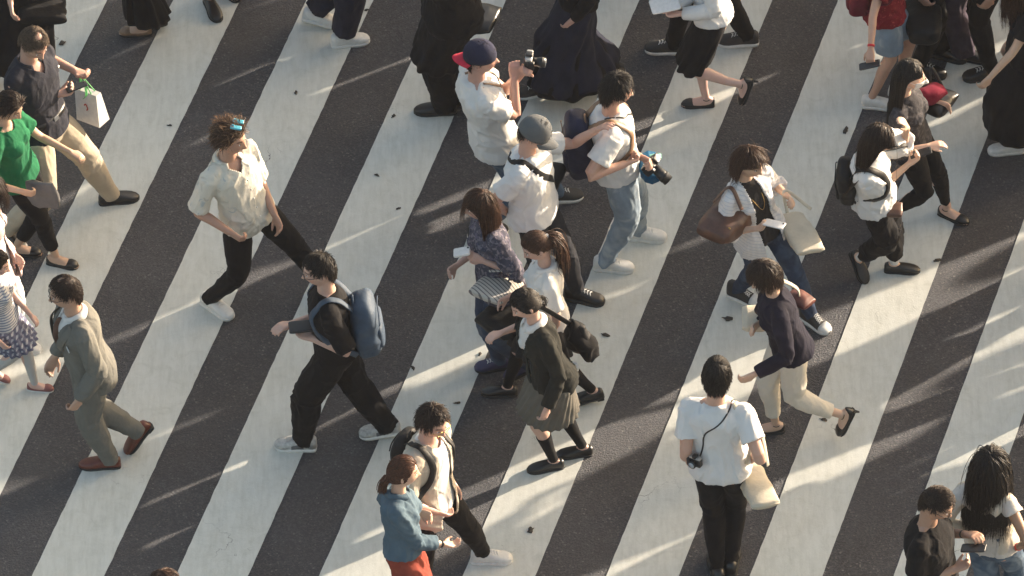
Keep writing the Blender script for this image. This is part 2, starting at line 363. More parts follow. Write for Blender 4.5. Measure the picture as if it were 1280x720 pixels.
def build_body(f, root, tone='m', vox=.0065):
    g = Geo(); k = f.k
    rings = []
    for t in (-.2, -.08, 0, .1, .2, .3, .4, .5, .6, .7, .8, .87, .92, .97, 1.02):
        a, b = tri(f, t, -.004 if t > .3 else -.024); fw, l = axes(f, t); rings.append((Tc(f, t), fw, l, b, a))
    g.add(*loft(rings, 24, 2.3))
    nb = f.C+f.up*.0; nt_ = f.head-f.hU*.05*k-f.hF*.022*k; nr = (.047 if f.fem else .056)*k
    g.add(*tube([nb-f.up*.04, nb*.5+nt_*.5, nt_], [nr*1.15, nr, nr*1.02], 16))
    for sd_ in (1, -1):
        S, E, W = f.arm[sd_]; fe = .86 if f.fem else 1.0; q = fe*k*(.75+.25*f.bw)
        g.add(*tube([f.C+f.left*sd_*.05*k-f.up*.03*k, S*.5+f.C*.5-f.up*.018*k+f.left*sd_*.01, S], np.array([.055, .056, .052])*q, 12))
        g.add(*tube(cat([S, S*.5+E*.5, E, E*.65+W*.35, W], 10), np.interp(np.linspace(0, 4, 10), [0, 1, 2, 2.8, 4], [.050, .046, .037, .038, .0255])*q, 14))
        a = f.s.get('la' if sd_ == 1 else 'ra', {}); a = a if isinstance(a, dict) else {}
        fd = nrm(W-E); hd_ = nrm(fd+V(*a['hd'])) if 'hd' in a else fd
        pal = a.get('palm', 'in')
        pn = {'in': -f.left*sd_+azv(f.yaw)*.25, 'up': V(0, 0, 1), 'down': V(0, 0, -1), 'back': -azv(f.yaw), 'fwd': azv(f.yaw)}[pal] if isinstance(pal, str) else V(*pal)
        hand_geo(g, W, hd_, pn, sd_, k*(.92 if f.fem else 1.0), a.get('curl', .38))
        h0, K, A = f.leg[sd_]; q = k*(.95 if f.fem else 1.0)*(.6+.4*f.bw); bk = nrm(np.cross(nrm(A-K), f.pleft))
        bk = bk if np.dot(bk, azv(f.yaw)) < 0 else -bk
        g.add(*tube([h0+V(0, 0, .02), h0*.7+K*.3, h0*.35+K*.65, K], np.array([.074, .070, .060, .051])*q, 16))
        g.add(*tube([K, K*.75+A*.25+bk*.012, K*.6+A*.4+bk*.010, K*.25+A*.75, A+V(0, 0, .01)], np.array([.051, .053, .050, .035, .031])*q, 16))
        fr_, _ = foot_geo(f, sd_, .93, .93); g.add(*loft(fr_, 14, 2.4))
    # head
    n, m = 56, 40
    ph = np.linspace(-math.pi/2+.06, math.pi/2-.06, m); th = np.arange(n)*2*math.pi/n
    hv = headshape(np.tile(th, (m, 1)), np.tile(ph[:, None], (1, n))).reshape(-1, 3)*f.hk
    hv = np.concatenate([hv, [hv[:n].mean(0)], [hv[-n:].mean(0)]]); q = grid_q(m, n); N = m*n; j = np.arange(n); kk = (j+1) % n
    q = np.concatenate([q, np.stack([np.full(n, N), kk, j, j], -1), np.stack([np.full(n, N+1), N-n+j, N-n+kk, N-n+kk], -1)])
    R = np.stack([f.hF, f.hL, f.hU]); g.add(f.head+hv@R, q)
    for sd_ in (1, -1):
        g.add(*ellip(f.head+(V(-.008, sd_*.079, -.004)*f.hk)@R, nrm(f.hF+f.hL*sd_*-.3-f.hU*.1), nrm(f.hL*sd_+f.hF*-.35), f.hU, .019*f.hk, .008*f.hk, .031*f.hk, 12, 8))
    if f.fem:
        for sd_ in (1, -1): g.add(*ellip(Tc(f, .68)+f.fwd*.075*k+f.left*sd_*.062*k, f.fwd, f.left, f.up, .055*k, .055*k, .058*k))
    v, q = g.arr(); co, no, fq = remesh(v, q, vox, 2, .5)
    # tint: lips, brows, cheeks belong to the skin itself
    base = np.array(TONES[tone])*np.random.default_rng(int(abs(f.root[0]*999))).uniform(.86, 1.10)*np.array([1, rng.uniform(.94, 1.04), rng.uniform(.9, 1.06)]); c = np.ones((len(co), 4)); c[:, :3] = base
    h = (co-f.head)@R.T/f.hk
    def blend(w_, colr):
        w_ = np.clip(w_, 0, 1)[:, None]; c[:, :3] = c[:, :3]*(1-w_)+np.array(colr)*w_
    near = (np.linalg.norm(h, axis=1) < .16)*(h[:, 0] > .045)
    lipc = (.36, .10, .09) if f.fem else (.38, .16, .13)
    blend(near*(1-np.clip((np.abs(h[:, 1])-.019)/.007, 0, 1))*(1-np.clip((np.abs(h[:, 2]+.060)-.008)/.004, 0, 1))*.85, lipc)
    blend(near*np.exp(-((np.abs(h[:, 1])-.045)/.018)**2-((h[:, 2]+.03)/.02)**2)*.35, base*np.array([1.0, .72, .70]))
    brow = near*(1-np.clip((np.abs(np.abs(h[:, 1])-.032)-.014)/.005, 0, 1))*(1-np.clip((np.abs(h[:, 2]-.033+.12*np.abs(np.abs(h[:, 1])-.03))-.0035)/.003, 0, 1))
    blend(brow*.85, (.03, .02, .015))
    if tone == 'stub': pass
    b_ = f.s.get('beard', 0)
    if b_: blend(near*(h[:, 2] < -.04)*b_, (.10, .06, .045))
    me = mesh_from('body', co-f.root, fq)
    ca = me.color_attributes.new('Col', 'FLOAT_COLOR', 'POINT'); ca.data.foreach_set('color', c.astype(np.float32).ravel())
    obj('body', me, SKIN, root)
    for sd_ in (1, -1):
        ge = Geo(); y, z = sd_*.031, .010
        tt = np.arctan2(y/.076, .9); sx = headshape(np.array([np.arctan2(y, .084)]), np.array([np.arcsin(z/.118)]))[0]
        cpos = V(sx[0]-.0005, y, z)*f.hk
        e1 = ellip(f.head+cpos@R, f.hF, f.hL, f.hU, .0045, .0135, .0052, 12, 6); e2 = ellip(f.head+(cpos+V(.0022, 0, .0006))@R, f.hF, f.hL, f.hU, .0042, .0062, .0052, 10, 6)
        me = mesh_from('eye', np.concatenate([e1[0], e2[0]])-f.root, np.concatenate([e1[1], e2[1]+len(e1[0])]))
        o = obj('eye', me, [EYEW, EYED], root); mi = np.zeros(len(me.polygons), np.int32); mi[len(e1[1]):] = 1; me.polygons.foreach_set('material_index', mi)
def segs_of(f, which):
    out = []
    for sd_ in (1, -1):
        if 'arm' in which: S, E, W = f.arm[sd_]; out += [(S, E), (E, W)]
        if 'leg' in which: h, K, A = f.leg[sd_]; out += [(h, K), (K, A)]
    if 'torso' in which: out.append((f.pel, f.C))
    return out
def fold(f, co, no, which, amp=.007, joints=(), seed=0, fr=9.0):
    """cloth folds: long soft ridges that bunch up near the joints"""
    best = np.full(len(co), 9.); q = co.copy(); q2 = co.copy()
    rg = np.random.default_rng(seed+5)
    for a, b in segs_of(f, which):
        d = b-a; L = np.linalg.norm(d); d = d/L; t = np.clip((co-a)@d, 0, L); D = np.linalg.norm(co-a-t[:, None]*d, axis=1)
        ist = (a is f.pel); m = D < best; best[m] = D[m]
        dd = nrm(d+rg.uniform(-.55, .55, 3)); s = (co[m]-a)@dd; q[m] = co[m]+((.9 if ist else 1.5)-1)*s[:, None]*dd+seed*.37
        dd = nrm(d+rg.uniform(-.3, .3, 3)); s = (co[m]-a)@dd; q2[m] = co[m]-.62*s[:, None]*dd+seed*.21
    wgt = np.zeros(len(co))
    for j, r, s in joints: wgt += s*np.exp(-(np.linalg.norm(co-j, axis=1)/r)**2)
    wp = np.stack([vnoise(co*5, seed+3), vnoise(co*5+9, seed+4), vnoise(co*5+19, seed+6)], 1)
    n1 = vnoise(q*fr+wp*1.3, seed); n4 = vnoise(q*fr*1.7+wp*1.5+5, seed+8); n2 = vnoise(q2*fr*1.25+wp*.8, seed+1); n3 = vnoise(co*fr*.5, seed+2); n5 = vnoise(q2*fr*3.2+wp*1.2, seed+12)
    rd = lambda n_: 1-2.6*np.abs(n_)**.8
    d = (rd(n1)*.65+rd(n4)*.40)*np.clip(wgt, .25, 1.6)+rd(n2)*.55+n3*.5+rd(n5)*.16
    return co+no*(np.maximum(d, -.75)*amp*1.05)[:, None]
def joints_of(f, which):
    j = []
    for sd_ in (1, -1):
        if 'arm' in which: S, E, W = f.arm[sd_]; j += [(E, .10, 1.0), (S-f.up*.08, .09, .9)]
        if 'leg' in which: h, K, A = f.leg[sd_]; j += [(K, .11, .9), (A, .10, 1.1)]
    if 'torso' in which: j += [(Tc(f, .22), .13, .7)]
    if 'leg' in which: j += [(f.pel, .12, .7)]
    return j
def coords(f, co):
    r = co-f.pel; return r@f.fwd, r@f.left, (r@f.up)/f.tl
def top(f, root, mat, name='shirt', off=.022, hem=-.12, sleeve='short', sr=1.0, open_=None, amp=.008, seed=None, neck=1.035, flare=.012, vox=.0075, sfr=None, tuck=False, puff=0, fr=9.0, sl=(1, -1), hemcut=0, vneck=0):
    seed = seed if seed is not None else int(abs(f.root[0]*977+f.root[1]*331)) % 999
    off = off*.85 if off > .02 else off
    g = Geo(); k = f.k; rings = []
    for t in np.concatenate([[hem], np.linspace(max(hem+.05, -.1), .8, 12), [.86, .91, .955, neck]]):
        o = off*(1.0 if t < .85 else max(.42, 1-(t-.85)*4.0))
        a, b = tri(f, t, o); fl = flare*max(0, (.35-t)/.45); fw, l = axes(f, t)
        if not tuck and t < .5:   # cloth hangs from the chest past the waist
            a0, b0 = tri(f, .62, o); ww = .8; a = max(a, a0*ww+a*(1-ww)-.018); b = max(b, b0*ww+b*(1-ww)-.020)
        c = Tc(f, t)
        rings.append((c, fw, l, b+fl, a+fl))
    g.add(*loft(rings, 28, 2.35))
    if f.fem:
        for sd_ in (1, -1): g.add(*ellip(Tc(f, .67)+f.fwd*.078*k+f.left*sd_*.058*k, f.fwd, f.left, f.up, .055*k+off*.5, .062*k+off*.5, .065*k))
    frac = sfr if sfr is not None else {'none': 0, 'cap': .16, 'short': .34, 'elbow': .5, 'half': .62, 'roll': .68, 'long': .97}[sleeve]
    for sd_ in (1, -1):
        S, E, W = f.arm[sd_]; fe = .86 if f.fem else 1.0
        r0 = (.056*fe*k*(.7+.3*f.bw)+off*.40)
        g.add(*tube([f.C+f.left*sd_*.045*k-f.up*.038*k, S*.5+f.C*.5-f.up*.016*k, S-f.up*.004], np.array([.052*k, r0*.98, r0*1.0]), 14))
        if frac > 0 and sd_ in sl:
            m = max(5, int(frac*16)); pts = polyat([S, E, W], 0, frac, m); u = np.linspace(0, frac, m)
            base = np.interp(u, [0, .3, .54, .75, 1.0], [.056, .053, .046, .045, .033])*fe*k*(.75+.25*f.bw)
            rr = base+(.006+off*.30)*(.75+.25*sr)+(.004+.006*sr)*(u/max(frac, .01))**2*(1 if frac < .8 else .2); rr = rr+puff*np.sin(np.pi*np.clip(u/max(frac, .01), 0, 1))**1.0
            g.add(*tube(pts, rr, 16, cap=False))
    v, q = g.arr(); co, no, fq = remesh(v, q, vox, 4, .6)
    co = fold(f, co, no, ('arm', 'torso'), amp, joints_of(f, ('arm', 'torso')), seed, fr)
    if open_ or vneck:
        ff, ll, tt = coords(f, co[fq].mean(1)); hw = np.zeros(len(ff))
        if open_: hw = np.interp(tt, [p[0] for p in open_], [p[1] for p in open_])
        if vneck: hw = np.maximum(hw, np.where(tt > 1-vneck, (tt-1+vneck)/vneck*.062, 0))
        keep = ~((ff > .02) & (np.abs(ll) < hw)); fq = fq[keep]
    reg(f, co, fq); me = mesh_from(name, co-f.root, fq)
    o = obj(name, me, mat, root)
    if open_ or vneck:
        sm = o.modifiers.new('thick', 'SOLIDIFY'); sm.thickness = .005; sm.offset = -1
    return o
def trousers(f, root, mat, name='trousers', th=.018, kn=.022, hm=.022, end=1.0, amp=.008, seed=None, rise=.30, vox=.0075, short=False):
    seed = seed if seed is not None else int(abs(f.root[0]*577+f.root[1]*731)) % 999
    g = Geo(); k = f.k; rings = []
    for t in (-.16, -.06, .03, .12, .2, rise):
        a, b = tri(f, max(t, -.05), .010); fw, l = axes(f, t)
        if t < -.1: a *= .8; b *= .85
        rings.append((Tc(f, t), fw, l, b, a))
    g.add(*loft(rings, 24, 2.4))
    for sd_ in (1, -1):
        h0, K, A = f.leg[sd_]; q = k*(.95 if f.fem else 1.0)*(.6+.4*f.bw)
        e_ = max(0, end-.97)*1.2; pts = polyat([h0+V(0, 0, .03), K, A+nrm(A-K)*e_], 0, min(1, end), 12); u = np.linspace(0, end, 12)
        rr = np.interp(u, [0, .25, .5, .65, .85, 1], [.090, .078, .056, .056, .040, .034])*q+np.interp(u, [0, .15, .5, .95], [.004, th, kn, hm])
        g.add(*tube(pts, rr, 18, cap=False))
    v, q = g.arr(); co, no, fq = remesh(v, q, vox, 4, .6)
    co = fold(f, co, no, ('leg',), amp, joints_of(f, ('leg',)), seed, 8)
    return obj(name, mesh_from(name, co-f.root, fq), mat, root)
def skirt(f, root, mat, name='skirt', rise=.3, length=.42, r0=.02, r1=.09, pleats=0, pamp=.01, seed=1, amp=.008, n=120, rows=26):
    rings = []; k = f.k; cs = []; v = []
    L = {sd_: polyat(f.leg[sd_], 0, length, rows) for sd_ in (1, -1)}
    th = np.arange(n)*2*math.pi/n
    top_t = np.linspace(rise, 0.02, 7)
    P0 = [(Tc(f, t),)+axes(f, t)+tri(f, t, .012) for t in top_t]
    allr = [(c, fw, l, b, a) for c, fw, l, a, b in P0]
    for i in range(1, rows):
        s = i/(rows-1); A_, B_ = L[1][i], L[-1][i]; c = (A_+B_)/2; d = A_-B_; D = np.linalg.norm(d[:2])
        l = nrm(nrm(V(d[0], d[1], 0))*min(1, D/.25)*.7+f.pleft*(1 if np.dot(d, f.pleft) > 0 else -1)*(1.0-.6*min(1, D/.5)))
        fw = nrm(np.cross(l, V(0, 0, 1))); al = abs(np.dot(nrm(V(d[0], d[1], 0)), l))
        rr = .105*k+r0+(r1-r0)*s
        allr.append((c+V(0, 0, -.01), fw, l, rr+D/2*math.sqrt(max(0, 1-al*al)), rr+D/2*al+.02*k*(1-s)))
    vs_ = []
    for i, (c, fw, l, b, a) in enumerate(allr):
        s = max(0, (i-5)/(len(allr)-6)); wv = 0
        if pleats: wv = pamp*s**.7*(np.abs(((th*pleats/(2*math.pi)) % 1)-.5)*4-1)
        else: wv = pamp*s*(np.sin(th*9+seed)+.6*np.sin(th*14+seed*2+s))
        vs_.append(c+np.cos(th)[:, None]*fw*(b+wv)[:, None]+np.sin(th)[:, None]*l*(a+wv)[:, None] if np.ndim(wv) else c+np.cos(th)[:, None]*fw*b+np.sin(th)[:, None]*l*a)
    v = np.concatenate(vs_); q = grid_q(len(allr), n)[:, ::-1]
    nz = vnoise(v*9, seed)+.5*vnoise(v*21, seed+1); c0 = v.reshape(len(allr), n, 3).mean(1, keepdims=True); r = (v.reshape(len(allr), n, 3)-c0); r[..., 2] = 0; r /= np.linalg.norm(r, axis=2, keepdims=True)
    v = v+r.reshape(-1, 3)*(nz*amp)[:, None]
    o = obj(name, mesh_from(name, v-f.root, q), mat, root); sm = o.modifiers.new('thick', 'SOLIDIFY'); sm.thickness = .004; sm.offset = 0
    return o
def sock(f, root, mat, f0=.62, f1=1.0, off=.005):
    for sd_ in (1, -1):
        h, K, A = f.leg[sd_]; q = f.k*(.95 if f.fem else 1.0)*(.6+.4*f.bw); bk = nrm(np.cross(nrm(A-K), f.pleft)); bk = bk if np.dot(bk, azv(f.yaw)) < 0 else -bk
        u = np.linspace(max(0, (f0-.5)*2), 1, 12); pts = K+(A-K)*u[:, None]+bk*np.interp(u, [0, .25, .4, .75, 1], [0, .012, .010, .002, 0])[:, None]
        rr = np.interp(u, [0, .25, .4, .75, 1], [.051, .053, .050, .035, .031])*q+off
        part('sock', tube(pts, rr, 20, cap=False), mat, root)
def shoes(f, root, mat, style='sneaker', sole=None, which=(1, -1)):
    sole = sole or RUBB
    for sd_ in which:
        A, yw, pt = f.foot[sd_]; k = f.k*(.95 if f.fem else 1.0)
        if style == 'heel': pt = max(pt, 0)
        F = azv(yw); c, s = math.cos(math.radians(pt)), math.sin(math.radians(pt)); U = V(0, 0, 1)*c+F*s; X = F*c-V(0, 0, 1)*s; L = azv(yw+90)
        B = A-U*.088*f.k
        pr = {'sneaker': ([-.084, -.079, -.06, -.03, 0, .04, .08, .12, .155, .182, .196], [.014, .030, .039, .042, .042, .044, .049, .053, .050, .036, .018], [.062, .088, .102, .102, .100, .092, .077, .062, .055, .044, .03]),
              'loafer': ([-.078, -.072, -.055, -.03, 0, .04, .08, .12, .155, .185, .202], [.013, .027, .034, .037, .037, .039, .045, .049, .046, .033, .013], [.05, .072, .080, .078, .078, .076, .068, .056, .046, .036, .024]),
              'flat': ([-.072, -.067, -.05, -.03, 0, .04, .08, .12, .15, .172, .184], [.013, .026, .033, .036, .037, .038, .043, .046, .042, .028, .012], [.055, .070, .066, .046, .030, .028, .044, .056, .050, .040, .026]),
              'heel': ([-.072, -.067, -.05, -.03, 0, .04, .08, .12, .15, .175, .19], [.013, .026, .032, .035, .036, .037, .043, .045, .040, .026, .008], [.058, .072, .066, .046, .030, .028, .044, .056, .050, .038, .022])}
        pr['chuck'] = (pr['sneaker'][0], pr['sneaker'][1], [.10, .135, .15, .15, .145, .11, .080, .060, .050, .038, .024])
        xs, ws, hs = pr[style]
        rings = [(B+X*x*k+U*(h*.5+.006)*k, L, U, w_*k, h*.5*k) for x, w_, h in zip(xs, ws, hs)]
        o = part('shoe', loft(rings, 20, 2.7), mat, root)
        sh = .024 if style in ('sneaker', 'chuck') else .013
        rs = [(B+X*x*k+U*z*k, X, L, 0, 0) for x, z in ((0, 0),)]
        n = len(xs); g = Geo(); pts = []
        xo = np.array(xs)*1.0; wo = np.array(ws)+(.004 if style in ('sneaker', 'chuck') else .0025)
        loop = [(x, w_) for x, w_ in zip(xo, wo)]+[(x, -w_) for x, w_ in zip(xo[::-1], wo[::-1])]
        m = len(loop); vv = []
        for z, e in ((-.001, .97), (sh*.5, 1.0), (sh, .995)):
            vv += [B+X*(x*e-.001)*k+L*y*e*k+U*z*k for x, y in loop]
        vv += [B+U*-.001*k+X*.05, B+U*sh*k+X*.05]; vv = np.array(vv); q = grid_q(3, m); j = np.arange(m); kk = (j+1) % m
        q = np.concatenate([q, np.stack([np.full(m, 3*m), kk, j, j], -1), np.stack([np.full(m, 3*m+1), 2*m+j, 2*m+kk, 2*m+kk], -1)])
        part("sole", (vv, q[:, [1, 0, 3, 2]]), sole, o)
        if style == 'loafer': part('heel', rbox(B+X*-.045*k-U*.006, X, L, U, .055*k, .062*k, .022), sole, o)
        if style == 'heel':
            hb = B-X*.055*k+U*.01; gz = V(hb[0], hb[1], max(.003, hb[2]-.055)) if pt < 30 else hb-U*.05
            part('heel', tube([hb, gz], [.014, .006], 10, cap=False), sole, o)
            part('ankle_strap', tube([A-U*.012+X*.03*math.cos(a)*k+L*.037*math.sin(a)*k-X*.005 for a in np.linspace(0, 6.283, 20)], .003, 6, cap=False), mat, o)
        if style in ('sneaker', 'chuck'):
            wl = RUB if style == 'chuck' else f.s.get('lace', RUB); g = Geo(); nl = 6 if style == 'chuck' else 4
            for i in range(nl):
                x = .035+i*(.078/nl); hh = np.interp(x, xs, hs)+.008
                for sg in (1, -1):
                    g.add(*tube([B+(X*(x+sg*.006)+L*-.021+U*(hh-.006))*k, B+(X*x+U*(hh+.003))*k, B+(X*(x-sg*.006)+L*.021+U*(hh-.006))*k], .0028, 6))
            part('laces', g, wl, o)
        if style == 'sneaker' and mat is GSHOE:
            for i0, i1, mm_ in ((1, 3, SILV), (4, 6, DGREY), (7, 9, SILV)): part('side_panel', loft([(B+X*x*k+U*(h*.42+.006)*k, L, U, (w_+.0022)*k, (h*.42)*k) for x, w_, h in zip(xs[i0:i1+1], ws[i0:i1+1], hs[i0:i1+1])], 20, 2.7), mm_, o)
        if style == 'chuck':
            rt = [(B+X*x*k+U*(h*.5+.006)*k, L, U, (w_+.002)*k, (h*.5+.002)*k) for x, w_, h in zip(xs[7:], ws[7:], hs[7:])]; part('toe_cap', loft(rt, 20, 2.7), RUB, o)
# ------------------------------------------------------------------ hair
def hair(f, root, mat, L=.05, n=900, g=.25, lift=.35, front=.062, side=.005, back=-.075, crown=(-.03, 0, .1), flow='radial', rad=.0022, jit=.35, thick=1.055, bald=0, tie=None, tail=0, seed=3, name='hair', fringe=None, steps=None, tuck=None, taper=.35, part_=None, clump=.5):
    if fringe is None and L <= .065 and flow in ('radial', 'side'): fringe = .028
    n = int(n*1.5); rad = rad*.8; r = np.random.default_rng(seed+int(abs(f.root[0]*100))); R = np.stack([f.hF, f.hL, f.hU]); k = f.hk
    rad3 = np.array([.094, .077, .118])*k
    # base cap
    nn, mm = 72, 44; ph = np.linspace(-1.2, 1.5, mm); th = np.arange(nn)*2*math.pi/nn
    hv = headshape(np.tile(th, (mm, 1)), np.tile(ph[:, None], (1, nn))).reshape(-1, 3)
    def line(p):
        az = np.abs(np.degrees(np.arctan2(p[..., 1], p[..., 0]+.01))); return np.interp(az, [0, 35, 62, 80, 105, 135, 180], [front, front*.92, side+.03, side, side+.012, back*.7, back])
    hl = line(hv)+vnoise(hv*70, seed)*.004
    q = grid_q(mm, nn); q = np.concatenate([q, [[ (mm-1)*nn+i, (mm-1)*nn+(i+1) % nn, (mm-1)*nn+(i+2) % nn, (mm-1)*nn+(i+2) % nn] for i in range(0)]]).astype(int) if False else q
    ok = (hv[:, 2] > hl)
    if bald: ok &= ~((np.hypot(hv[:, 0]-.0, hv[:, 1]) < bald*.09) & (hv[:, 2] > .05))
    keep = ok[q].sum(1) >= 3; cv = hv*(1+(thick-1)*np.clip((hv[:, 2]-hl)/.02, .15, 1))[:, None]*k
    topc = len(cv); cv = np.concatenate([cv, [V(-.012, 0, .118*thick)*k]])
    qq = q[keep]
    if not bald:
        j = np.arange(nn); qq = np.concatenate([qq, np.stack([(mm-1)*nn+j, (mm-1)*nn+(j+1) % nn, np.full(nn, topc), np.full(nn, topc)], -1)])
    gg = Geo(); gg.add(f.head+cv@R, qq)
    # strands
    pool = hv[ok & (hv[:, 2] < .1165)]; wt = np.sqrt(np.maximum(.002, .0139-pool[:, 2]**2)); wt = wt/wt.sum()
    roots = pool[r.choice(len(pool), n, p=wt)]+r.normal(0, .003, (n, 3))
    p = roots*k*thick; st = steps or max(6, int(L/.022)); ln = L*r.uniform(.75, 1.1, n)
    if fringe is not None:
        fr_ = (roots[:, 0] > .03) & (np.abs(roots[:, 1]) < .055); ln[fr_] = fringe*r.uniform(.8, 1.1, fr_.sum())
    cr = np.array(crown)
    def nor(x): m_ = x/rad3**2; return m_/(np.linalg.norm(m_, axis=1)[:, None]+1e-9)
    N = nor(p); o = roots-cr
    if flow == 'radial': pass
    elif flow == 'back': o = np.tile([-1., 0, -.15], (n, 1))+roots*np.array([0, 4, 0])
    elif flow == 'side': o = np.where((roots[:, 2] > .03)[:, None], np.array([.35, .9, 0.1])+o*2, o)
    elif flow == 'part':   # falls to both sides of a parting
        o = np.where(roots[:, 1:2] > (part_ or 0), np.array([.15, 1., -.3]), np.array([.15, -1., -.3]))+o*3
    elif flow == 'tie': o = np.array(tie)-roots
    o = o+r.normal(0, 1, (n, 3))*np.linalg.norm(o, axis=1)[:, None]*jit*.45
    cl = vnoise(roots*55+seed, seed)[:, None]*np.array([.5, .5, 0])+vnoise(roots*55+50, seed+9)[:, None]*np.array([-.5, .6, 0]); o = o+cl*np.linalg.norm(o, axis=1)[:, None]*clump
    T = o-N*(o*N).sum(1)[:, None]; T /= np.linalg.norm(T, axis=1)[:, None]+1e-9
    d = T+N*(lift*r.uniform(.3, 1.3, n))[:, None]; d /= np.linalg.norm(d, axis=1)[:, None]
    down = R@V(0, 0, -1); layer = 1+r.uniform(.02, .12, n); paths = [p.copy()]
    tl = np.array(tie)*k if tie is not None else None
    for i in range(st):
        if flow == 'tie':
            rem = (tl-p); dist = np.linalg.norm(rem, axis=1)[:, None]; d = rem/(dist+1e-6); stp = np.minimum(dist[:, 0], np.maximum(dist[:, 0]/(st-i), .0)); p = p+d*stp[:, None]
        else:
            d = d+down*g+r.normal(0, .10*jit, (n, 3)); d /= np.linalg.norm(d, axis=1)[:, None]; p = p+d*(ln/st)[:, None]
        if tuck is not None:
            lo_ = (p[:, 2] < .045) & (np.abs(p[:, 1]) > .03); over = lo_ & (p[:, 0] > tuck); p[over, 0] = tuck+(p[over, 0]-tuck)*.35
        e = np.linalg.norm(p/rad3, axis=1); lim = layer*(thick-.01)
        if i < 3 or flow == 'tie': lim = np.minimum(lim, thick-.01+.03*(i+1))
        ins = e < lim; p[ins] = p[ins]/e[ins][:, None]*lim[ins][:, None]
        w_ = f.head+p@R; rr = w_-f.C; u = rr@f.up; ff = rr@f.fwd; ll = rr@f.left
        inb = (u < .02); aa, bb = np.interp(u, [-.3, -.08, .02], [.175, .17, .09])*f.k, np.interp(u, [-.3, -.1, .02], [.150, .125, .08])*f.k
        e2 = np.sqrt((ff/bb)**2+(ll/aa)**2); ins = inb & (e2 < 1) & (e2 > .01)
        if ins.any() and flow != 'tie':
            sc = 1/e2[ins]; w_[ins] += (f.fwd[None]*(ff[ins]*(sc-1))[:, None]+f.left[None]*(ll[ins]*(sc-1))[:, None]); p = (w_-f.head)@R.T
        paths.append(p.copy())
    def strands(paths, rad_, taper):
        Pth = np.stack(paths, 1); n_, s_ = Pth.shape[:2]; W = f.head+Pth@R
        t = np.gradient(W, axis=1); t /= np.linalg.norm(t, axis=2, keepdims=True)+1e-9; hint = r.normal(0, 1, (n_, 1, 3)); u = hint-t*(hint*t).sum(2, keepdims=True); u /= np.linalg.norm(u, axis=2, keepdims=True)+1e-9; b = np.cross(t, u)
        rr = (rad_*(1-(1-taper)*np.linspace(0, 1, s_)**1.5))[None, :, None]*r.uniform(.7, 1.3, (n_, 1, 1))
        vs_ = np.stack([W+(u*math.cos(a)+b*math.sin(a))*rr for a in (0, 2.094, 4.189)], 2).reshape(-1, 3)
        i = np.arange(n_)[:, None, None]*s_*3; j = np.arange(s_-1)[None, :, None]*3; a = np.arange(3)[None, None, :]; c = (a+1) % 3
        q = np.stack([i+j+a, i+j+c, i+j+3+c, i+j+3+a], -1).reshape(-1, 4); return vs_, q
    gg.add(*strands(paths, rad, taper))
    if tail:
        m = 260 if tail > .1 else 160; p = tl+r.normal(0, .010, (m, 3)); d = nor(np.tile(tl, (m, 1)))*.9+r.normal(0, .18, (m, 3)); paths = [p.copy()]; ss = max(8, int(tail/.03)); lt = tail*r.uniform(.75, 1.1, m)
        for i in range(ss):
            d = d+down*.5+r.normal(0, .05, (m, 3)); d /= np.linalg.norm(d, axis=1)[:, None]; p = p+d*(lt/ss)[:, None]
            e = np.linalg.norm(p/rad3, axis=1); ins = e < 1.1; p[ins] = p[ins]/e[ins][:, None]*1.1
            w_ = f.head+p@R; rr = w_-f.C; u = rr@f.up; ff = rr@f.fwd; ll = rr@f.left; e2 = np.sqrt((ff/(.13*f.k))**2+(ll/(.17*f.k))**2); ins = (u < -.02) & (e2 < 1) & (e2 > .01)
            if ins.any(): sc = 1/e2[ins]; w_[ins] += (f.fwd[None]*(ff[ins]*(sc-1))[:, None]+f.left[None]*(ll[ins]*(sc-1))[:, None]); p = (w_-f.head)@R.T
            paths.append(p.copy())
        gg.add(*strands(paths, .0038, .4))
    return part(name, gg, mat, root)
# ------------------------------------------------------------------ small worn and carried pieces
def HP(f, x, y, z): return f.head+(V(x, y, z)*f.hk)@np.stack([f.hF, f.hL, f.hU])
def glasses(f, root, mat=None):
    g = Geo()
    for sd_ in (1, -1):
        c = V(.100, sd_*.032, .006); g.add(*tube([HP(f, c[0]-.004*abs(math.cos(a)), c[1]+.022*math.cos(a), c[2]+.017*math.sin(a)) for a in np.linspace(0, 6.283, 18)], .0022, 6, cap=False))
        g.add(*tube([HP(f, .096, sd_*.055, .012), HP(f, .06, sd_*.076, .012), HP(f, -.005, sd_*.082, .010)], .0022, 6))
    g.add(*tube([HP(f, .101, .011, .008), HP(f, .106, 0, .011), HP(f, .101, -.011, .008)], .002, 6)); return part('glasses', g, mat or BLACKP, root)
def mask(f, root, mat):
    n, m = 24, 14; th = np.linspace(-1.05, 1.05, n); ph = np.linspace(-1.12, -.02, m)
    v = headshape(np.tile(th, (m, 1)), np.tile(ph[:, None], (1, n))).reshape(-1, 3); v = v*1.07+V(.006, 0, 0)
    R = np.stack([f.hF, f.hL, f.hU]); o = part('face_mask', (f.head+(v*f.hk)@R, grid_q(m, n, False)), mat, root)
    sm = o.modifiers.new('t', 'SOLIDIFY'); sm.thickness = .003; sm.offset = 0
    g = Geo()
    for sd_ in (1, -1): g.add(*tube([HP(f, .05, sd_*.072, -.01), HP(f, .0, sd_*.086, .012), HP(f, -.02, sd_*.088, -.0)], .0015, 5)); g.add(*tube([HP(f, .04, sd_*.06, -.06), HP(f, .0, sd_*.08, -.035), HP(f, -.02, sd_*.088, -.0)], .0015, 5))
    part('ear_loop', g, mat, o)
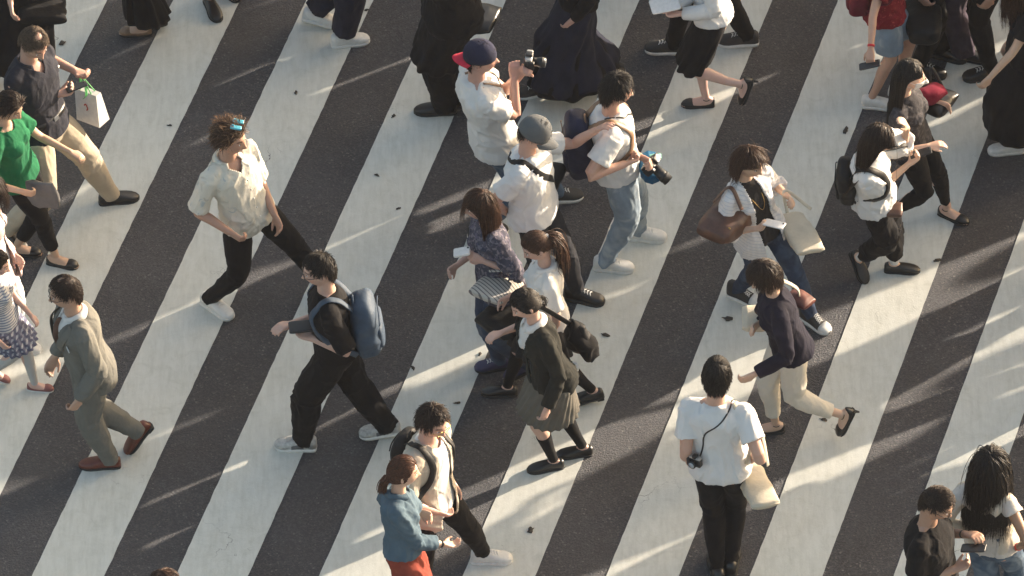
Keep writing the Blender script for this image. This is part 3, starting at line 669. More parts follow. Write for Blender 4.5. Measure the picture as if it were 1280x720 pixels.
def cap(f, root, mat, brim=None, yaw=0, brimmat=None, tilt=0):
    """cap shell and brim; yaw turns the brim away from the face"""
    r = math.radians(yaw); X = f.hF*math.cos(r)+f.hL*math.sin(r); Y = -f.hF*math.sin(r)+f.hL*math.cos(r); U = f.hU
    c = f.head+U*.020*f.hk-f.hF*.006; rings = []
    for i, a in enumerate(np.linspace(-.12, 1.45, 12)): rings.append((c+U*.112*math.sin(a)*f.hk, X, Y, .107*f.hk*math.cos(a)**.8 if a > 0 else .106*f.hk, .090*f.hk*math.cos(a)**.8 if a > 0 else .089*f.hk))
    v, q = loft(rings, 36); v = v+(vnoise(v*25, 4)*.0015)[:, None]*U; o = part('cap', (v, q), mat, root)
    part('button', ellip(c+U*.112*f.hk, X, Y, U, .008, .008, .005, 8, 4), mat, o)
    g = Geo(); n, m = 20, 8; vv = []
    for j in range(m):
        s = j/(m-1)
        for i in range(n):
            a = -1.15+2.3*i/(n-1); ra = .103+.062*s*math.cos(a*.75)**.8; vv.append(c+(X*(ra*math.cos(a)+.01*s)+Y*(.088*(1-s*.12))*math.sin(a)*1.02+U*(-.012-.016*s-.022*math.sin(a)**2*s-.008*abs(math.sin(a))))*f.hk)
    b = part('brim', (np.array(vv), grid_q(m, n, False)), brimmat or mat, o); sm = b.modifiers.new('t', 'SOLIDIFY'); sm.thickness = .004
    return o
def collar(f, root, mat, r=.068, h=.036, gap=35, t=.985, flare=.012, name='collar'):
    n = 30; vv = []
    for j, (z, rr) in enumerate(((0, r), (h, r-.006), (h+.004, r+.004), (h*.2, r+flare+.010))):
        for a in np.linspace(math.radians(gap*.5), math.radians(360-gap*.5), n):
            drop = .022*max(0, math.cos(a)); vv.append(Tc(f, t)+f.fwd*(rr*1.08*math.cos(a)*f.k+.006)+f.left*rr*math.sin(a)*f.k+f.up*(z-drop)*f.k)
    o = part(name, (np.array(vv), grid_q(4, n, False)), mat, root); sm = o.modifiers.new('t', 'SOLIDIFY'); sm.thickness = .003; return o
def surf_strap(f, root, mat, path, wid=.03, off=.03, name='strap', th=.004, m=26):
    """path: list of (t, angle) on the torso, or ('s', side, lift) for the top of a shoulder"""
    pts, nr = [], []
    for p in path:
        if p[0] == 's': pts.append(f.C+f.left*p[1]*.105*f.k-f.up*(.012-p[2])*f.k+f.fwd*(p[3] if len(p) > 3 else 0)); nr.append(nrm(f.up+f.left*p[1]*.3))
        elif p[0] == 'w': pts.append(np.array(p[1])); nr.append(np.array(p[2]) if len(p) > 2 else f.fwd)
        else: pts.append(Spt(f, p[0], p[1], off)); nr.append(Snor(f, p[0], p[1]))
    m = max(m, 40); pts, nr = cat(pts, m), cat(nr, m); pts = np.array([snap(f, a, b, th*.5+.001) for a, b in zip(pts, nr)])
    pts[1:-1] = pts[1:-1]*.5+(pts[:-2]+pts[2:])*.25
    return part(name, ribbonN(pts, nr, wid, th), mat, root)
def backpack(f, label, mat, smat, w=.30, h=.44, d=.17, t=.52, side=0, seed=1, group='backpacks on people', prof=None, tilt=0, strap_w=.05, gap=.02):
    bwd = -azv(f.yaw); bwd = nrm(bwd-f.up*np.dot(bwd, f.up)); lf = np.cross(f.up, -bwd); U = nrm(f.up+bwd*tilt)
    c = Tc(f, t)+bwd*(tri(f, .5)[1]+d/2+gap)+lf*side
    root = thing('backpack', label, 'backpack', V(c[0], c[1], 0), group)
    prof = prof or [(0, .62, .70), (.06, .88, .95), (.3, 1.0, 1.05), (.6, .98, 1.0), (.85, .82, .82), (.95, .6, .6), (1, .32, .35)]
    part('main_bag', softbag(c, lf, np.cross(U, lf), U, w, d, h, prof, 3.0, 72, 44, .015, seed, 11), mat, root)
    part('pocket', softbag(c+bwd*d*.42-U*h*.16, lf, np.cross(U, lf), U, w*.76, d*.38, h*.42, [(0, .7, .6), (.1, .95, 1), (.9, .97, .9), (1, .75, .5)], 3.2, 40, 16, .005, seed+2), mat, root)
    part('zip', ribbon([c+bwd*d*.50+U*h*.16-lf*w*.40, c+bwd*d*.52+U*h*.28-lf*w*.25, c+bwd*d*.50+U*h*.33, c+bwd*d*.52+U*h*.28+lf*w*.25, c+bwd*d*.50+U*h*.16+lf*w*.40], .008, .008, bwd), smat, root)
    part('handle', tube(cat([c-bwd*d*.3+U*h*.46-lf*.03, c-bwd*d*.3+U*h*.56, c-bwd*d*.3+U*h*.46+lf*.03], 10), .007, 8), smat, root)
    for sd_ in (1, -1):
        pts = [c-bwd*d*.35+U*h*.40+lf*.06*sd_, f.C+f.left*sd_*.095*f.k+f.up*.022-f.fwd*.05, f.C+f.left*sd_*.110*f.k+f.up*.012+f.fwd*.025, Spt(f, .84, 38*sd_, .034), Spt(f, .62, 48*sd_, .036), Spt(f, .42, 85*sd_, .036), c-bwd*d*.4-U*h*.38+lf*w*.42*sd_]
        nr = [f.up, nrm(f.up-f.fwd*.3), nrm(f.up+f.fwd*.5), Snor(f, .84, 38*sd_), Snor(f, .62, 48*sd_), Snor(f, .42, 85*sd_), f.left*sd_]
        pts, nr = cat(pts, 40), cat(nr, 40); ps = pts.copy()
        for i in range(4, 34): ps[i] = snap(f, pts[i], nr[i], .006)
        ps[1:-1] = ps[1:-1]*.5+(ps[:-2]+ps[2:])*.25; part('strap', ribbonN(ps, nr, strap_w, .010), smat, root)
    return root
def axes3(x, z):
    z = nrm(z); x = nrm(np.asarray(x, float)-z*np.dot(x, z)); return x, np.cross(z, x), z
def phone(pos, X, Z, label, case=BLACKP, scr=GLASS, size=(.072, .148, .010), group=None):
    """X along the width, Z along the length, Y the screen side"""
    X, Y, Z = axes3(X, Z); r = thing('phone', label, 'phone', pos, group)
    part('case', rbox(pos, X, Y, Z, size[0], size[2], size[1]), case, r)
    part('screen', rbox(pos+Y*-size[2]*.42, X, Y, Z, size[0]*.90, size[2]*.3, size[1]*.92), scr, r); 
    part('camera_lens', tube([pos+Y*size[2]*.4+Z*size[1]*.4+X*size[0]*.25, pos+Y*size[2]*.65+Z*size[1]*.4+X*size[0]*.25], .007, 10, cap=False), GLASS, r); return r
def camera(pos, D, U, label, s=1.0, lens=.10, body=BLACKP, topm=None):
    """D: where the lens points"""
    Z, X, D = axes3(U, D); D, U = D, Z; R_ = np.cross(D, U); r = thing('camera', label, 'camera', pos, None)
    part('camera_body', rbox(pos, R_, D, U, .125*s, .055*s, .085*s), body, r)
    part('top_plate', rbox(pos+U*.045*s, R_, D, U, .118*s, .048*s, .022*s), topm or body, r)
    part('viewfinder', rbox(pos+U*.058*s, R_, D, U, .045*s, .05*s, .03*s), body, r)
    part('grip', rbox(pos+R_*.055*s+D*.02*s, R_, D, U, .03*s, .05*s, .075*s), body, r)
    l = part('lens', tube([pos+D*.025*s, pos+D*(.03+lens*.4)*s, pos+D*(.03+lens*.45)*s, pos+D*(.03+lens)*s], np.array([.032, .032, .036, .036])*s, 24, cap=False), body, r)
    part('focus_ring', tube([pos+D*(.03+lens*.6)*s, pos+D*(.03+lens*.8)*s], .0385*s, 24, cap=False), RUBB, l)
    part('front_glass', tube([pos+D*(.03+lens)*s, pos+D*(.032+lens)*s], .029*s, 20, cap=False), GLARE, l)
    part('screen', rbox(pos-D*.029*s, R_, D, U, .08*s, .004, .055*s), GLASS, r); return r
def tote(c, W, D, Zup, w, d, h, label, mat, name='tote_bag', cat_='bag', prof=None, handles=None, seed=1, amp=.010, group=None, hw=.022, hmat=None, pocket=None):
    X, Y, Z = axes3(W, Zup); r = thing(name, label, cat_, V(c[0], c[1], 0), group)
    prof = prof or [(0, .80, .45), (.06, .92, .8), (.35, 1.0, 1.0), (.8, .97, .7), (.97, .95, .45), (1, .93, .38)]
    part('bag_body', softbag(c, X, Y, Z, w, d, h, prof, 2.7, 64, 34, amp, seed, 12), mat, r)
    for hd_ in handles or []: part('handle', ribbon(hd_, hw, .006, D, 28), hmat or mat, r)
    return r
# ------------------------------------------------------------------ the ground
def asphalt():
    m, n, b = _base('asphalt')
    vor = n.nodes.new('ShaderNodeTexVoronoi'); vor.inputs['Scale'].default_value = 95; n.links.new(tco(n), vor.inputs['Vector'])
    v2 = n.nodes.new('ShaderNodeTexVoronoi'); v2.inputs['Scale'].default_value = 210; n.links.new(tco(n), v2.inputs['Vector'])
    agg = n.nodes.new('ShaderNodeSeparateColor'); n.links.new(vor.outputs['Color'], agg.inputs[0])
    base = _ramp(n, agg.outputs[0], [(0, (.052, .055, .068)), (.55, (.090, .094, .115)), (.85, (.150, .155, .178)), (.97, (.17, .168, .185)), (1, (.38, .37, .37))])
    base = _mix(n, _noise(n, 1.7, 5, .65), base, (.080, .084, .104))
    base = _mix(n, _ramp(n, _noise(n, 380, 2), [(.62, (0, 0, 0)), (.72, (.5, .5, .5))]), base, (.17, .165, .16))
    st = _ramp(n, _noise(n, .9, 6, .7, dist=.4), [(.36, (.70, .70, .72)), (.64, (1.15, 1.13, 1.11))]); base = _mix(n, 1.0, base, st, 'MULTIPLY')
    n.links.new(base, b.inputs['Base Color']); b.inputs['Roughness'].default_value = .58; b.inputs['Specular IOR Level'].default_value = .55
    a = n.nodes.new('ShaderNodeMath'); a.operation = 'ADD'; n.links.new(vor.outputs['Distance'], a.inputs[0]); n.links.new(v2.outputs['Distance'], a.inputs[1])
    c = n.nodes.new('ShaderNodeMath'); c.operation = 'ADD'; n.links.new(a.outputs[0], c.inputs[0]); n.links.new(_noise(n, 60, 3), c.inputs[1])
    _bump(n, b, c.outputs[0], 1.0, .022); return m
def paint():
    m, n, b = _base('road_paint')
    geo = tco(n)
    c = _ramp(n, _noise(n, 2.2, 6, .7, dist=.3), [(.3, (.565, .565, .515)), (.7, (.615, .613, .560))])
    grime = _ramp(n, _noise(n, 7, 7, .75, dist=1.2), [(.45, (1, 1, 1)), (.60, (.93, .93, .92)), (.74, (.80, .80, .78))]); c = _mix(n, 1.0, c, grime, 'MULTIPLY')
    mp = n.nodes.new('ShaderNodeMapping'); mp.inputs['Scale'].default_value = (9, 1.2, 1); mp.inputs['Rotation'].default_value = (0, 0, .3); n.links.new(geo, mp.inputs['Vector'])
    sc = _ramp(n, _noise(n, 3, 5, .7, vec=mp.outputs[0]), [(.42, (1, 1, 1)), (.70, (.87, .87, .86))]); c = _mix(n, 1.0, c, sc, 'MULTIPLY')
    # hairline cracks and pits worn down to the asphalt
    v = n.nodes.new('ShaderNodeTexVoronoi'); v.feature = 'DISTANCE_TO_EDGE'; v.inputs['Scale'].default_value = 3.3
    wv = n.nodes.new('ShaderNodeVectorMath'); wv.operation = 'ADD'; tn = n.nodes.new('ShaderNodeTexNoise'); tn.inputs['Scale'].default_value = 7; tn.inputs['Detail'].default_value = 4
    n.links.new(geo, tn.inputs['Vector']); sv = n.nodes.new('ShaderNodeVectorMath'); sv.operation = 'SCALE'; sv.inputs['Scale'].default_value = .35; n.links.new(tn.outputs['Color'], sv.inputs[0])
    n.links.new(geo, wv.inputs[0]); n.links.new(sv.outputs[0], wv.inputs[1]); n.links.new(wv.outputs[0], v.inputs['Vector'])
    cr = _ramp(n, v.outputs['Distance'], [(0, (1, 1, 1)), (.006, (.8, .8, .8)), (.011, (0, 0, 0))])
    msk = _ramp(n, _noise(n, 1.3, 3, .6), [(.60, (0, 0, 0)), (.68, (1, 1, 1))]); crm = _mix(n, 1.0, cr, msk, 'MULTIPLY'); c = _mix(n, crm, c, (.09, .085, .085))
    pit = _ramp(n, _noise(n, 130, 4, .7), [(.70, (0, 0, 0)), (.76, (.8, .8, .8))]); c = _mix(n, pit, c, (.20, .195, .19))
    n.links.new(c, b.inputs['Base Color']); b.inputs['Roughness'].default_value = .6
    a = n.nodes.new('ShaderNodeMath'); a.operation = 'ADD'; n.links.new(_noise(n, 90, 4), a.inputs[0]); n.links.new(_noise(n, 14, 3), a.inputs[1])
    _bump(n, b, a.outputs[0], .35, .004); return m
ROAD, PAINT = asphalt(), paint()
me = mesh_from('road', np.array([(-300, -300, 0), (300, -300, 0), (300, 300, 0), (-300, 300, 0)]), np.array([[0, 1, 2, 3]])); o = obj('road', me, ROAD, None); o['kind'] = 'structure'
for i in range(-4, 13):
    a0, a1 = P(40+179.5*i, 720), P(383+166.2*i, 0); b0, b1 = P(40+179.5*(i+.505), 720), P(383+166.2*(i+.505), 0)
    n_ = 260; lo, hi = -.75, 1.7; t = np.linspace(lo, hi, n_)[:, None]
    A, B = a0+(a1-a0)*t, b0+(b1-b0)*t; ax = nrm(B[0]-A[0])
    z = np.zeros((n_, 3)); jit = lambda s: (vnoise(np.stack([t[:, 0]*60, z[:, 0], z[:, 0]+s], 1), 5)*.0012+vnoise(np.stack([t[:, 0]*300, z[:, 0], z[:, 0]+s], 1), 6)*.0025)[:, None]*ax
    A = A+jit(i*3.1); B = B+jit(i*3.1+50); A[:, 2] = B[:, 2] = .004
    v = np.stack([A, B], 1).reshape(-1, 3); j = np.arange(n_-1)*2; q = np.stack([j, j+1, j+3, j+2], 1)
    o = obj('crossing_stripe', mesh_from('crossing_stripe', v, q, False), PAINT, None); o['kind'] = 'structure'
hz = bpy.data.materials.new('haze'); hz.use_nodes = True; hz.node_tree.nodes.clear(); ho = hz.node_tree.nodes.new('ShaderNodeOutputMaterial'); hv_ = hz.node_tree.nodes.new('ShaderNodeVolumePrincipled')
hv_.inputs['Color'].default_value = (.86, .88, .97, 1); hv_.inputs['Density'].default_value = .00014; hz.node_tree.links.new(hv_.outputs[0], ho.inputs['Volume'])
hb = np.array([(x, y, z) for z in (-1, 42) for x, y in ((-320, -320), (320, -320), (320, 320), (-320, 320))], float)
o = obj('haze', mesh_from('haze', hb, np.array([[0, 3, 2, 1], [4, 5, 6, 7], [0, 1, 5, 4], [1, 2, 6, 5], [2, 3, 7, 6], [3, 0, 4, 7]]), False), hz, None); o['kind'] = 'stuff'
# fallen leaves and scraps lying on the crossing
LEAF = plain('dry_leaf', (.035, .028, .022), .8, var=.4)
def scrap(px, py, r, lab, s=0):
    rg = np.random.default_rng(int(px*7+py)); c = P(px, py, .006); n_ = 14; a = np.arange(n_)*2*math.pi/n_; rr = r*(1+rg.uniform(-.35, .35, n_)); th_ = rg.uniform(0, 3.14)
    X, Y = azv(math.degrees(th_)), azv(math.degrees(th_)+90)
    ring = [c+X*math.cos(x)*q_*1.6+Y*math.sin(x)*q_*.75+V(0, 0, .003+.004*abs(math.sin(x*1.0+.4))*rg.uniform(.4, 1.2)) for x, q_ in zip(a, rr)]
    v = np.array(ring+[c+V(0, 0, .004)]); q = np.array([[n_, i_, (i_+1) % n_, (i_+1) % n_] for i_ in range(n_)])
    o = bpy.data.objects.new('fallen_leaf', mesh_from('leaf', v-c, q)); COL.objects.link(o); o.location = c; o.data.materials.append(LEAF); sm = o.modifiers.new('t', 'SOLIDIFY'); sm.thickness = .003
    o['label'] = lab; o['category'] = 'leaf'; o['group'] = 'leaves and scraps on the crossing'
for a in [(78, 54, .020, 'small dark leaf on the white stripe by the older man\'s head'), (212, 157, .010, 'tiny dark speck of leaf on white stripe left of the clipped hair man'),
          (370, 116, .013, 'dark leaf bit on the white stripe below the white sneakers at the top'), (492, 145, .014, 'dark leaf bit on white stripe left of the cap photographer'),
          (471, 219, .012, 'dark leaf bit on the white stripe, upper of two left of the floral blouse woman'), (498, 261, .011, 'lower of two dark leaf bits left of the floral blouse woman'),
          (516, 460, .015, 'dark leaf scrap on white stripe right of the backpack man\'s knee'), (571, 504, .013, 'dark leaf scrap on white stripe above the cream jacket man'),
          (663, 663, .022, 'curled dark leaf on white stripe right of the cream jacket man\'s white shoe'), (757, 419, .018, 'dark leaf on the white stripe right of the held black jacket'),
          (910, 399, .024, 'pointed dark leaf on white stripe left of the navy sweater woman'), (1057, 163, .022, 'dark leaf on white stripe left of the puffy sleeve woman'),
          (1171, 326, .018, 'dark leaf on white stripe right of the puffy sleeve woman\'s black shoe'), (1030, 525, .016, 'dark scrap on white stripe beyond the raised black heel'),
          (458, 13, .012, 'dark leaf bit on white stripe right of the navy wide trousers'), (600, 443, .013, 'dark bit on the sunlit stripe left of the navy shoe'), (1169, 126, .012, 'dark leaf bit near the masked woman')]: scrap(*a)
# ------------------------------------------------------------------ cloth colours
WH = (.60, .59, .575)
def blotch(colr, sc=14, lo=.52, hi=.6, seedv=0, dist=1.5):
    def f_(n, c):
        mp = n.nodes.new('ShaderNodeMapping'); mp.inputs['Location'].default_value = (seedv, 0, 0); n.links.new(tco(n), mp.inputs['Vector'])
        k = _ramp(n, _noise(n, sc, 2, .5, vec=mp.outputs[0], dist=dist), [(lo, (0, 0, 0)), (hi, (1, 1, 1))]); return _mix(n, k, c, colr)
    return f_
def stripes(colr, per=.02, duty=.5, axis=(0, 0, 1), soft=.08):
    def f_(n, c):
        d = n.nodes.new('ShaderNodeVectorMath'); d.operation = 'DOT_PRODUCT'; d.inputs[1].default_value = axis; n.links.new(tco(n), d.inputs[0])
        a = n.nodes.new('ShaderNodeMath'); a.operation = 'MULTIPLY'; a.inputs[1].default_value = 1/per; n.links.new(d.outputs['Value'], a.inputs[0])
        b = n.nodes.new('ShaderNodeMath'); b.operation = 'FRACT'; n.links.new(a.outputs[0], b.inputs[0])
        return _mix(n, _ramp(n, b.outputs[0], [(duty-soft, (0, 0, 0)), (duty, (1, 1, 1))]), c, colr)
    return f_
def both(f1, f2): return lambda n, c: f2(n, f1(n, c))
white = fab('white_cotton', WH, .04); white2 = fab('white_jersey', (.62, .61, .60), .04); cream = fab('cream_linen', (.50, .44, .36), .08)
floral = fab('cream_floral', (.60, .565, .49), .06, patt=both(blotch((.44, .40, .33), 9, .58, .70, 3), blotch((.40, .42, .42), 13, .64, .72, 9)))
black = fab('black_cotton', (.008, .0075, .0085), .3); black2 = fab('black_wool', (.010, .0095, .010), .3); navy = fab('navy_cloth', (.016, .018, .032), .3); navyk = fab('navy_knit', (.013, .012, .022), .3)
char = fab('charcoal_polo', (.024, .025, .034), .2); green = fab('green_blouse', (.012, .115, .050), .15); khaki = fab('khaki_twill', (.42, .35, .26), .08); suit = fab('olive_suit', (.145, .140, .124), .10)
denim = fab('blue_denim', (.055, .085, .13), .25, patt=blotch((.13, .17, .22), 5, .5, .7, 1)); ldenim = fab('pale_denim', (.20, .25, .30), .15, patt=blotch((.36, .40, .43), 5, .5, .75, 4)); ddenim = fab('dark_denim', (.028, .042, .075), .25, patt=blotch((.07, .10, .15), 4, .52, .75, 2))
chambray = fab('chambray', (.08, .12, .155), .14); rust = fab('rust_cloth', (.24, .050, .032), .15); offw = fab('off_white_twill', (.55, .51, .44), .05); beige = fab('beige_jacket', (.46, .40, .33), .08)
blazer = fab('dark_blazer', (.021, .021, .018), .2); grskirt = fab('grey_green_skirt', (.12, .110, .092), .12); flor2 = fab('navy_floral', (.055, .055, .078), .2, patt=both(blotch((.16, .145, .17), 34, .52, .62, 2, .6), blotch((.10, .09, .13), 26, .56, .62, 7, .6)))
redp = fab('red_print', (.17, .012, .018), .3, patt=blotch((.33, .05, .05), 60, .60, .66, 1, .3)); greyt = fab('grey_top', (.034, .032, .036), .2, patt=blotch((.07, .065, .07), 22, .52, .62, 5)); plum = fab('plum_grey', (.055, .042, .058), .3)
strp = fab('striped_jersey', (.55, .54, .54), .06, patt=stripes((.20, .22, .29), .020, .62)); plaid = fab('striped_skirt', (.38, .39, .43), .1, patt=both(stripes((.13, .14, .20), .03, .5, (1, 0, 0)), stripes((.12, .12, .18), .035, .55, (0, 0, 1))))
strw = fab('striped_white_shirt', (.62, .60, .59), .05, patt=stripes((.50, .50, .53), .026, .80, (.25, .1, .95))); pink = fab('pale_pink_knit', (.55, .43, .41), .08); tights = fab('pale_tights', (.42, .40, .38), .05)
canvas = fab('cream_canvas', (.50, .45, .36), .08); toteS = fab('striped_canvas', (.46, .43, .38), .1, patt=stripes((.15, .14, .14), .026, .72, (.8, .6, 0))); pack_b = fab('slate_nylon', (.050, .072, .105), .2, .6); pack_n = fab('navy_nylon', (.018, .020, .042), .3, .6); pack_k = fab('black_nylon', (.012, .012, .013), .3, .55)
tealb = fab('teal_nylon', (.012, .085, .17), .2, .5); brownL = leather('brown_leather', (.085, .038, .024)); blackL = leather('black_leather', (.012, .011, .011), .35); redL = leather('oxblood_leather', (.12, .028, .016), .35); tanL = leather('tan_leather', (.20, .12, .07))
SUEDE = plain('grey_suede', (.09, .085, .08), .9); WSHOE = plain('white_shoe_leather', (.62, .61, .58), .55); GSHOE = plain('grey_mesh_shoe', (.40, .39, .37), .75, var=.3); CHK = plain('black_canvas_shoe', (.035, .033, .032), .85); DGREY = plain('dark_mesh', (.11, .11, .115), .7); REDSH = plain('red_shoe', (.20, .07, .065), .7)
PAPER = plain('white_paper', (.66, .63, .60), .7); REDINK = plain('red_ink', (.5, .08, .05), .6); GRIB = plain('green_ribbon', (.08, .35, .10), .6); AQUA = plain('aqua_clip', (.10, .45, .58), .3); REDP = plain('red_plastic', (.55, .02, .03), .4); CASEW = plain('white_case', (.62, .6, .58), .4); GOLD = plain('brass', (.5, .33, .12), .35, .8); GREYC = fab('grey_cap_cloth', (.10, .105, .11), .12); NAVC = fab('navy_cap_cloth', (.020, .022, .045), .2); REDC = fab('red_brim_cloth', (.50, .03, .06), .1); SILV = plain('silver_plate', (.45, .44, .42), .35, .7); TANP = plain('straw', (.3, .2, .12), .8)
ALL = {}
def person(id, label, tone='m', group='people walking over the crossing', vox=.0065, **s):
    s['id'] = id; f = figure(s); root = thing('person', label, 'person', tuple(f.root), group); ALL[id] = (f, root); build_body(f, root, tone, vox); return f, root
def buttons(f, root, t0, t1, n, mat, off=.032, ang=0):
    for t in np.linspace(t0, t1, n): p = Spt(f, t, ang, off); nn = Snor(f, t, ang); part('button', tube([p-nn*.002, p+nn*.003], .006, 8, cap=False), mat, root)
def belt(f, root, mat, t=.20, off=.020, buckle=True):
    rings = []
    for tt, o in ((t-.035, off), (t+.035, off)):
        a, b = tri(f, tt, o); fw, l = axes(f, tt); rings.append((Tc(f, tt), fw, l, b, a))
    o = part('belt', loft(rings, 40, 2.4), mat, root)
    if buckle: p = Spt(f, t, 0, off+.002); part('buckle', rbox(p, f.left, f.fwd, f.up, .045, .008, .035), STEEL, o)
def watch(f, root, sd_, mat, band=None):
    S, E, W = f.arm[sd_]; d = nrm(W-E); p = W-d*.025; o = part('watch', tube([p-d*.008, p+d*.008], .0275*f.k, 16, cap=False), band or mat, root)
    return o
def hw(f, sd_, d=.07): S, E, W = f.arm[sd_]; return W+nrm(W-E)*d*f.k

# ------------------------------------------------------------------ people, left side
f, r = person('polo', 'older man in charcoal polo and khaki trousers looking at a phone, long stride', 'm', H=1.72, yaw=-35, hyaw=-48, hp=30, head=(42, 54), lf=(137, 241, None, 12), rf=(8, 285, .16, -30), build=1.12,
    la=dict(w=(93, 88, 1.12), palm='up', curl=.7), ra=dict(w=(72, 118, 1.12), palm='up', curl=.6, hd=(.3, .2, 0)))
top(f, r, char, 'polo_shirt', .024, -.02, 'short', tuck=True, vneck=.10); collar(f, r, char, gap=60); trousers(f, r, khaki, hm=.028, kn=.03, th=.026, rise=.26); belt(f, r, blackL, .24, .022)
shoes(f, r, blackL, 'loafer'); hair(f, r, HGREY, .038, 2300, .2, .2, front=.076, side=.01, bald=.3, jit=.5, rad=.0016)
part('shirt_logo', ellip(Spt(f, .80, 42, .030), Snor(f, .80, 42), f.left, f.up, .003, .016, .012, 10, 5), PAPER, r)
phone(hw(f, -1, .11)+V(0.02, .02, .02), V(.3, .5, 0), V(.8, .3, .15), 'dark phone in the hands of the older man in charcoal polo')
c = P(113, 131, .84); bX, bY, bZ = axes3(V(.75, -.55, 0), V(-.12, .05, 1))
rb = thing('paper_bag', 'white paper bag with red mark hanging from the older man\'s hand', 'bag', V(c[0], c[1], 0))
def prism(c, X, Y, Z, w0, d0, w1, d1, h):
    v = [c+X*sx*a/2+Y*sy*b/2+Z*z for z, a, b in ((-h/2, w0, d0), (h/2, w1, d1)) for sx, sy in ((-1, -1), (1, -1), (1, 1), (-1, 1))]
    return np.array(v), np.array([[0, 3, 2, 1], [0, 1, 5, 4], [1, 2, 6, 5], [2, 3, 7, 6], [3, 0, 4, 7], [4, 5, 6, 7]])
part('bag_body', prism(c, bX, bY, bZ, .20, .11, .19, .05, .25), PAPER, rb, False)
part('printed_mark', ribbon([c-bY*.0445+bZ*.02-bX*.015, c-bY*.043+bZ*.035, c-bY*.0455+bZ*.0+bX*.012, c-bY*.0465-bZ*.015], .010, .003, bY, 10), REDINK, rb)
hnd = f.arm[1][1]+nrm(f.arm[1][2]-f.arm[1][1])*.31
for sgn in (-1, 1): part('handle', tube(cat([c+bX*-.05+bZ*.12+bY*.02*sgn, hnd+V(0, 0, -.02), c+bX*.05+bZ*.12+bY*.02*sgn], 14), .004, 6), GRIB, rb)
part('ribbon', ribbon([c+bZ*.14+bX*.0, c+bZ*.18+bX*.01-bY*.02, c+bZ*.13+bX*.03-bY*.05, c+bZ*.10+bX*.01-bY*.06], .03, .003, bY, 12), GRIB, rb)

f, r = person('green', 'woman in green blouse and black cropped trousers reaching one arm forward', 'f', H=1.58, fem=True, yaw=-22, hyaw=-28, hp=26, head=(11, 133), rf=(69, 319, None, -15), lf=(22, 306, None, -5),
    la=dict(w=(88, 190, .98), palm='down', curl=.5), ra=dict(w=(26, 239, .93), palm='in', curl=.7))
top(f, r, green, 'blouse', .022, -.05, 'short', sr=1.5, flare=.01, vneck=.06); trousers(f, r, black, th=.012, kn=.012, hm=.01, end=.90); shoes(f, r, blackL, 'flat'); hair(f, r, HDARK, .10, 1300, .35, .2, flow='back', jit=.25, side=-.02)
c = P(53, 243, .84); tote(c, V(.8, -.35, -.3), V(0, 0, 1), V(-.2, .1, 1), .22, .07, .20, 'grey folded jacket hanging over the green blouse woman\'s hand', fab('grey_jacket', (.13, .125, .125), .15), 'folded_jacket', 'jacket', seed=4, amp=.018)

f, r = person('child', 'small girl with braids tied with red, in striped top and skirt with pale tights', 'f', H=1.25, fem=True, yaw=-12, hyaw=-10, hp=15, head=(-5, 330), rf=(-6, 462, .12, -10), lf=(43, 478, None, -5),
    la=dict(w=(46, 404, .60), palm='down'), ra=dict(sw=.1))
top(f, r, strp, 'top', .02, -.05, 'short'); skirt(f, r, plaid, rise=.2, length=.36, r0=.01, r1=.05, pleats=18, pamp=.012); hair(f, r, HDARK, .08, 1000, flow='tie', tie=(-.085, .0, -.03), tail=.28, side=-.03); shoes(f, r, REDSH, 'flat', RUB)
for sd_ in (1, -1):
    h_, K, A = f.leg[sd_]; part('tights', tube(polyat([h_, K, A], .05, 1, 14), np.interp(np.linspace(0, 1, 14), [0, .5, .7, 1], [.08, .055, .053, .034])*f.k, 16), tights, r)
part('hair_tie', ellip(HP(f, -.088, .02, -.02), f.hF, f.hL, f.hU, .016, .016, .016, 10, 6), REDP, r); part('hair_tie', ellip(HP(f, -.05, -.055, .05), f.hF, f.hL, f.hU, .013, .013, .013, 10, 6), REDP, r)

f, r = person('pink', 'person in pale pink long cardigan at the left edge, behind the small girl', 'f', H=1.58, fem=True, yaw=-10, head=(-16, 238), rf=(-20, 440), lf=(20, 425), la=dict(w=(16, 318, .85)))
top(f, r, pink, 'cardigan', .03, -.35, 'long', flare=.05, open_=[(-.4, .05), (1, .04)]); top(f, r, white, 'shirt', .016, -.05, 'short'); trousers(f, r, white2, end=.9); shoes(f, r, WSHOE, 'sneaker', RUB); hair(f, r, HDARK, .22, 1100, .3)

f, r = person('suit', 'middle aged man in olive grey suit and tie with oxblood shoes walking left', 'm', H=1.70, yaw=200, hyaw=190, hp=12, head=(82, 366), pdx=(-.05, 0, 0), lf=(136, 571, None, 181), rf=(169, 536, .19, 200, 50), build=1.02,
    la=dict(w=(99, 500, .82), palm='in', curl=.6), ra=dict(sw=.08))
top(f, r, white, 'shirt', .014, -.05, 'none', tuck=True); top(f, r, suit, 'suit_jacket', .036, -.26, 'long', flare=.01, open_=[(-.3, .05), (-.1, .008), (.45, .006), (.95, .06), (1, .07)], amp=.008, sr=1.2, neck=1.0)
trousers(f, r, suit, hm=.028, kn=.03, th=.03); collar(f, r, white, gap=30, r=.066, h=.045); shoes(f, r, redL, 'loafer'); glasses(f, r)
hair(f, r, HDARK, .035, 1500, .2, .25, front=.074, bald=.22, rad=.0019, jit=.4, crown=(-.045, .02, .095))
part('tie', ribbon([Spt(f, 1.0, 0, .012), Spt(f, .93, 0, .022), Spt(f, .75, 0, .026), Spt(f, .5, 0, .030)], .055, .006, Snor(f, .7, 0)*0+f.left, 20), fab('brown_tie', (.14, .085, .065), .2), r)
